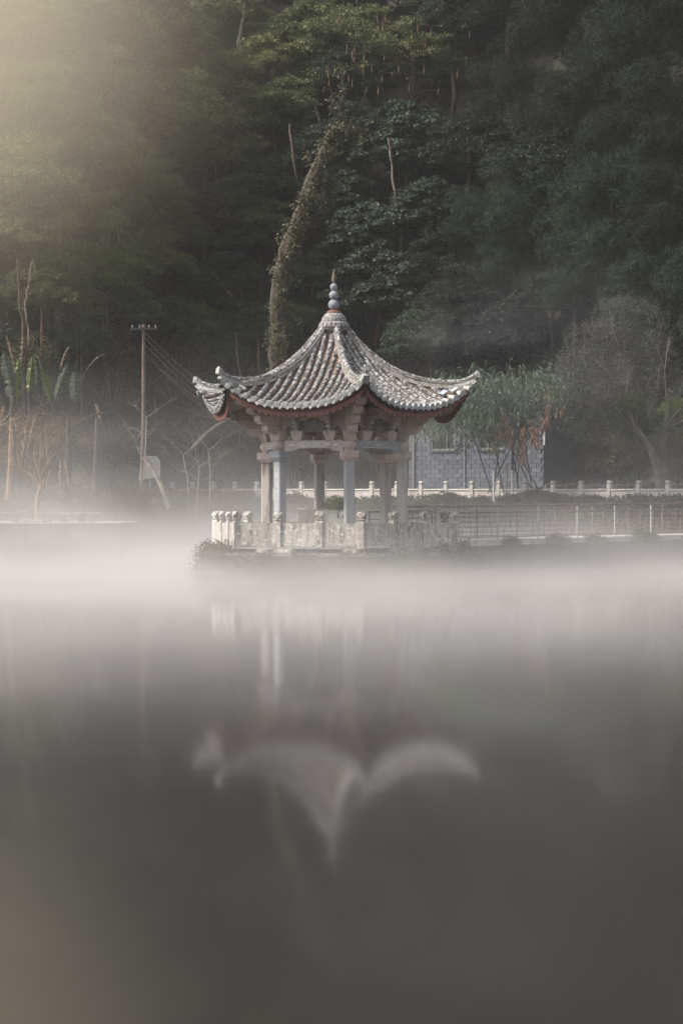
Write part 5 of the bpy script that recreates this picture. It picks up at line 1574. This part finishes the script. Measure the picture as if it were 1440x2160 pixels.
# creepers over the island edge: separate hanging masses
def creeper(a0, a1, z0, z1, r, n, mat, label, seed, thick=.28):
    rg_ = random.Random(seed); pts = []
    for i in range(n):
        k = rg_.uniform(a0, a1); kk = int(math.floor(k)) % 6; u = k - math.floor(k)
        p = pol(r, corners[kk]).lerp(pol(r, corners[(kk+1) % 6]), u); dr_ = (p - PC); dr_.z = 0; dr_.normalize()
        z = rg_.uniform(z0, z1); p = p + dr_ * rg_.uniform(0, .28 * (1 - (z - z0) / (z1 - z0)) + .1); p.z = z; pts.append(tuple(p))
    C = np.array(pts); c0 = C.mean(0); Nn = C - np.array(PC); Nn[:, 2] = 0; Nn /= np.linalg.norm(Nn, axis=1, keepdims=True)
    me = leafmesh('creeper', C - c0, Nn, 60, thick, .075, .05, .4, seed, flat=.7, mat=mat, updome=False, jit=.9)
    o = bpy.data.objects.new('creeper', me); COL.objects.link(o); o.location = c0
    tag(o, label, 'creeper', 'creepers hanging on the island edge')
creeper(4.0, 5.0, .0, .62, 4.22, 120, L_ivy, 'brown creeper hanging along the front left island edge', 1)
creeper(5.0, 6.0, .0, .66, 4.22, 130, L_ivy, 'creeper hanging along the front right island edge', 2)
creeper(2.85, 4.0, .0, .85, 4.2, 120, L_ivy, 'thick tan creeper heap at the left corner of the island', 3, .34)
creeper(5.75, 6.4, .0, .88, 4.2, 90, L_ivyg, 'greener creeper heap at the right corner of the island', 4, .3)
creeper(1.0, 2.8, .0, .7, 4.2, 60, L_ivy, 'creeper on the far side of the island', 5)
# plants hanging over the bridge edge
for i, (px, sc, l_) in enumerate([(1075, .34, 'dry plant tuft hanging over the bridge edge nearest the island'), (1171, .42, 'leafy clump hanging over the bridge edge second from the island'), (1250, .36, 'dark clump hanging over the bridge edge third from the island'), (1352, .50, 'largest green clump hanging over the bridge edge at right')]):
    # intersect with the bridge front line
    best = min(np.linspace(0, BL, 200), key=lambda s: abs((bpt(s, -.1, 0).x * F / bpt(s, -.1, 0).y + 720) - px))
    p = bpt(best, -.15, dz(best) - .22)
    r_ = thing('hanging_plant', p, l_, 'plant', 'plants growing over the bridge edge')
    o = bpy.data.objects.new('foliage', proto('bush', i % 2)); COL.objects.link(o); o.parent = r_; o.scale = (sc, sc, sc * 1.2); o.rotation_euler = (0, 0, i)
    m = MB(); m.tube([p, p + Vector((0, 0, .2))], [.02, .03], 4); m.build('stem', M_btwig, r_)
    o.material_slots[0].link = 'OBJECT'; o.material_slots[0].material = L_ivy if i == 0 else L_ivyg
# shrubs by the balustrade and the pavilion
for i, (px, py, Y, sc, mat, l_) in enumerate([(713, 1072, 74.9, .5, L_light, 'green bush standing behind the railing in the middle of the pavilion'), (1128, 1054, 111.5, .8, L_ivyg, 'low green bush in front of the balustrade right of the white posts'), (1160, 1058, 111, .6, L_ivyg, 'small bush beside the low green bush at the balustrade'),
        (1258, 1055, 109.5, .35, L_ivyg, 'tiny bush at the foot of the balustrade at right'), (1075, 1060, 112, .55, L_ivyg, 'flat bush below the balustrade before the house'), (620, 1058, 125, .7, L_brown, 'brown bush below the balustrade seen left of the pink block'), (940, 1060, 116, .7, L_brngr, 'dull bush below the balustrade beside the right column'), (1010, 1064, 114, .6, L_brngr, 'second dull bush below the balustrade near the bridge')]):
    p = at(px, py, Y); r_ = thing('bush', p - Vector((0, 0, .5 * sc)), l_, 'bush', 'low bushes near the balustrade and the railing')
    o = bpy.data.objects.new('foliage', proto('bush', i % 2)); COL.objects.link(o); o.parent = r_; o.location = (0, 0, .5 * sc); o.scale = (sc, sc, sc)
    o.material_slots[0].link = 'OBJECT'; o.material_slots[0].material = mat
    m = MB(); m.tube([p - Vector((0, 0, .7 * sc)), p], [.03, .02], 5); m.build('stem', M_btwig, r_)

# ------------------------------------------------------------------ air: even haze, low mist on the water, sun-tinted mist at upper left
def vol_box(name, lo, hi):
    lo, hi = Vector(lo), Vector(hi)
    o = MB().box((hi + lo) / 2, hi - lo).build(name, None, origin=(lo + hi) / 2)
    m = bpy.data.materials.new(name); m.use_nodes = True; nt = m.node_tree; nt.nodes.clear()
    out = nt.nodes.new('ShaderNodeOutputMaterial'); o.data.materials.append(m)
    return o, m, nt, out
o, m, nt, out = vol_box('haze', (-88, -30, -2.7), (88, 240, 128))
pv = nd(nt, 'ShaderNodeVolumePrincipled', {'Color': (.93, .92, .93, 1), 'Density': .00028, 'Anisotropy': .3})
nt.links.new(pv.outputs[0], out.inputs['Volume']); tag(o, kind='stuff')

def math_(nt, op, a, b=None, c=None):
    d = {0: a}
    if b is not None: d[1] = b
    if c is not None: d[2] = c
    return nd(nt, 'ShaderNodeMath', d, operation=op).outputs[0]
o, m, nt, out = vol_box('low_mist', (-60, 3, .01), (60, 131, 12))
pos = nt.nodes.new('ShaderNodeNewGeometry').outputs['Position']
sx = nd(nt, 'ShaderNodeSeparateXYZ', {0: pos})
mpa = nd(nt, 'ShaderNodeMapping', {'Vector': pos, 'Scale': (.11, .07, .35)}).outputs[0]
nza = nd(nt, 'ShaderNodeTexNoise', {'Vector': mpa, 'Scale': 1.0, 'Detail': 4.0, 'Roughness': .6}).outputs[0]
hh_ = nd(nt, 'ShaderNodeMapRange', {0: nza, 1: .32, 2: .68, 3: .18, 4: .98}).outputs[0]
e = math_(nt, 'EXPONENT', math_(nt, 'MULTIPLY', math_(nt, 'DIVIDE', sx.outputs[2], hh_), -1.0))
e = math_(nt, 'MULTIPLY', e, ramp(nt, sx.outputs[2], 4.5, 2.5))
high = math_(nt, 'MULTIPLY', math_(nt, 'MULTIPLY', math_(nt, 'EXPONENT', math_(nt, 'MULTIPLY', sx.outputs[2], -1 / 2.6)), ramp(nt, sx.outputs[2], 12, 7)), ramp(nt, sx.outputs[1], 60, 85))
near = math_(nt, 'ADD', math_(nt, 'MULTIPLY', ramp(nt, sx.outputs[1], 14, 64), .98), .02)
mp = nd(nt, 'ShaderNodeMapping', {'Vector': pos, 'Scale': (.11, .08, .25)}).outputs[0]
nz = nd(nt, 'ShaderNodeTexNoise', {'Vector': mp, 'Scale': 1.0, 'Detail': 4.0, 'Roughness': .55}).outputs[0]
nf = nd(nt, 'ShaderNodeMapRange', {0: nz, 1: .35, 2: .66, 3: .12, 4: 2.1}).outputs[0]
side = nd(nt, 'ShaderNodeMapRange', {0: sx.outputs[0], 1: -14.0, 2: 14.0, 3: 1.15, 4: .85}).outputs[0]
d = math_(nt, 'MULTIPLY', math_(nt, 'MULTIPLY', e, near), math_(nt, 'MULTIPLY', nf, side))
mpw = nd(nt, 'ShaderNodeMapping', {'Vector': pos, 'Scale': (.30, .16, .5)}).outputs[0]
nzw = nd(nt, 'ShaderNodeTexNoise', {'Vector': mpw, 'Scale': 1.0, 'Detail': 4.0, 'Roughness': .55}).outputs[0]
ws = math_(nt, 'MULTIPLY', math_(nt, 'MULTIPLY', e, ramp(nt, nzw, .46, .68)), math_(nt, 'MULTIPLY', ramp(nt, sx.outputs[1], 60, 20), .020))
d = math_(nt, 'ADD', math_(nt, 'MULTIPLY', d, .085), math_(nt, 'MULTIPLY', math_(nt, 'MULTIPLY', high, math_(nt, 'MULTIPLY', math_(nt, 'MULTIPLY', nf, nf), math_(nt, 'MULTIPLY', side, side))), .0100))
d = math_(nt, 'ADD', d, ws)
pv = nd(nt, 'ShaderNodeVolumePrincipled', {'Color': (.97, .945, .945, 1), 'Density': d, 'Anisotropy': .15})
nt.links.new(pv.outputs[0], out.inputs['Volume']); tag(o, kind='stuff')

o, m, nt, out = vol_box('sun_tinted_mist', (-38, 82, 4.6), (4.5, 113, 46))
pos = nt.nodes.new('ShaderNodeNewGeometry').outputs['Position']
ds = nd(nt, 'ShaderNodeVectorMath', {0: pos, 1: (-17.5, 99, 23.5)}, operation='DISTANCE').outputs['Value']
g = ramp(nt, ds, 18.5, 0.0)
g = math_(nt, 'MULTIPLY', g, g)
pv = nd(nt, 'ShaderNodeVolumePrincipled', {'Color': (.97, .89, .72, 1), 'Anisotropy': .2, 'Density': math_(nt, 'MULTIPLY', g, .080)})  # warm sunlight of the corner glow is put into the mist colour
nt.links.new(pv.outputs[0], out.inputs['Volume']); tag(o, kind='stuff')

o, m, nt, out = vol_box('drifting_mist', (-2, 84, 3.5), (19, 112, 14.5))
pos = nt.nodes.new('ShaderNodeNewGeometry').outputs['Position']
mp = nd(nt, 'ShaderNodeMapping', {'Vector': pos, 'Location': (-8.0/9.5, -98.0/13.5, -9.0/5.3), 'Scale': (1/9.5, 1/13.5, 1/5.3)}).outputs[0]
ln = nd(nt, 'ShaderNodeVectorMath', {0: mp}, operation='LENGTH').outputs['Value']
mp2 = nd(nt, 'ShaderNodeMapping', {'Vector': pos, 'Rotation': (0, R(20), 0), 'Scale': (.16, .10, .45)}).outputs[0]
nz = nd(nt, 'ShaderNodeTexNoise', {'Vector': mp2, 'Scale': 1.0, 'Detail': 4.0, 'Roughness': .55}).outputs[0]
d = math_(nt, 'MULTIPLY', math_(nt, 'MULTIPLY', ramp(nt, ln, 1.0, .15), ramp(nt, nz, .38, .66)), .011)
pv = nd(nt, 'ShaderNodeVolumePrincipled', {'Color': (.95, .95, .97, 1), 'Density': d})
nt.links.new(pv.outputs[0], out.inputs['Volume']); tag(o, kind='stuff')
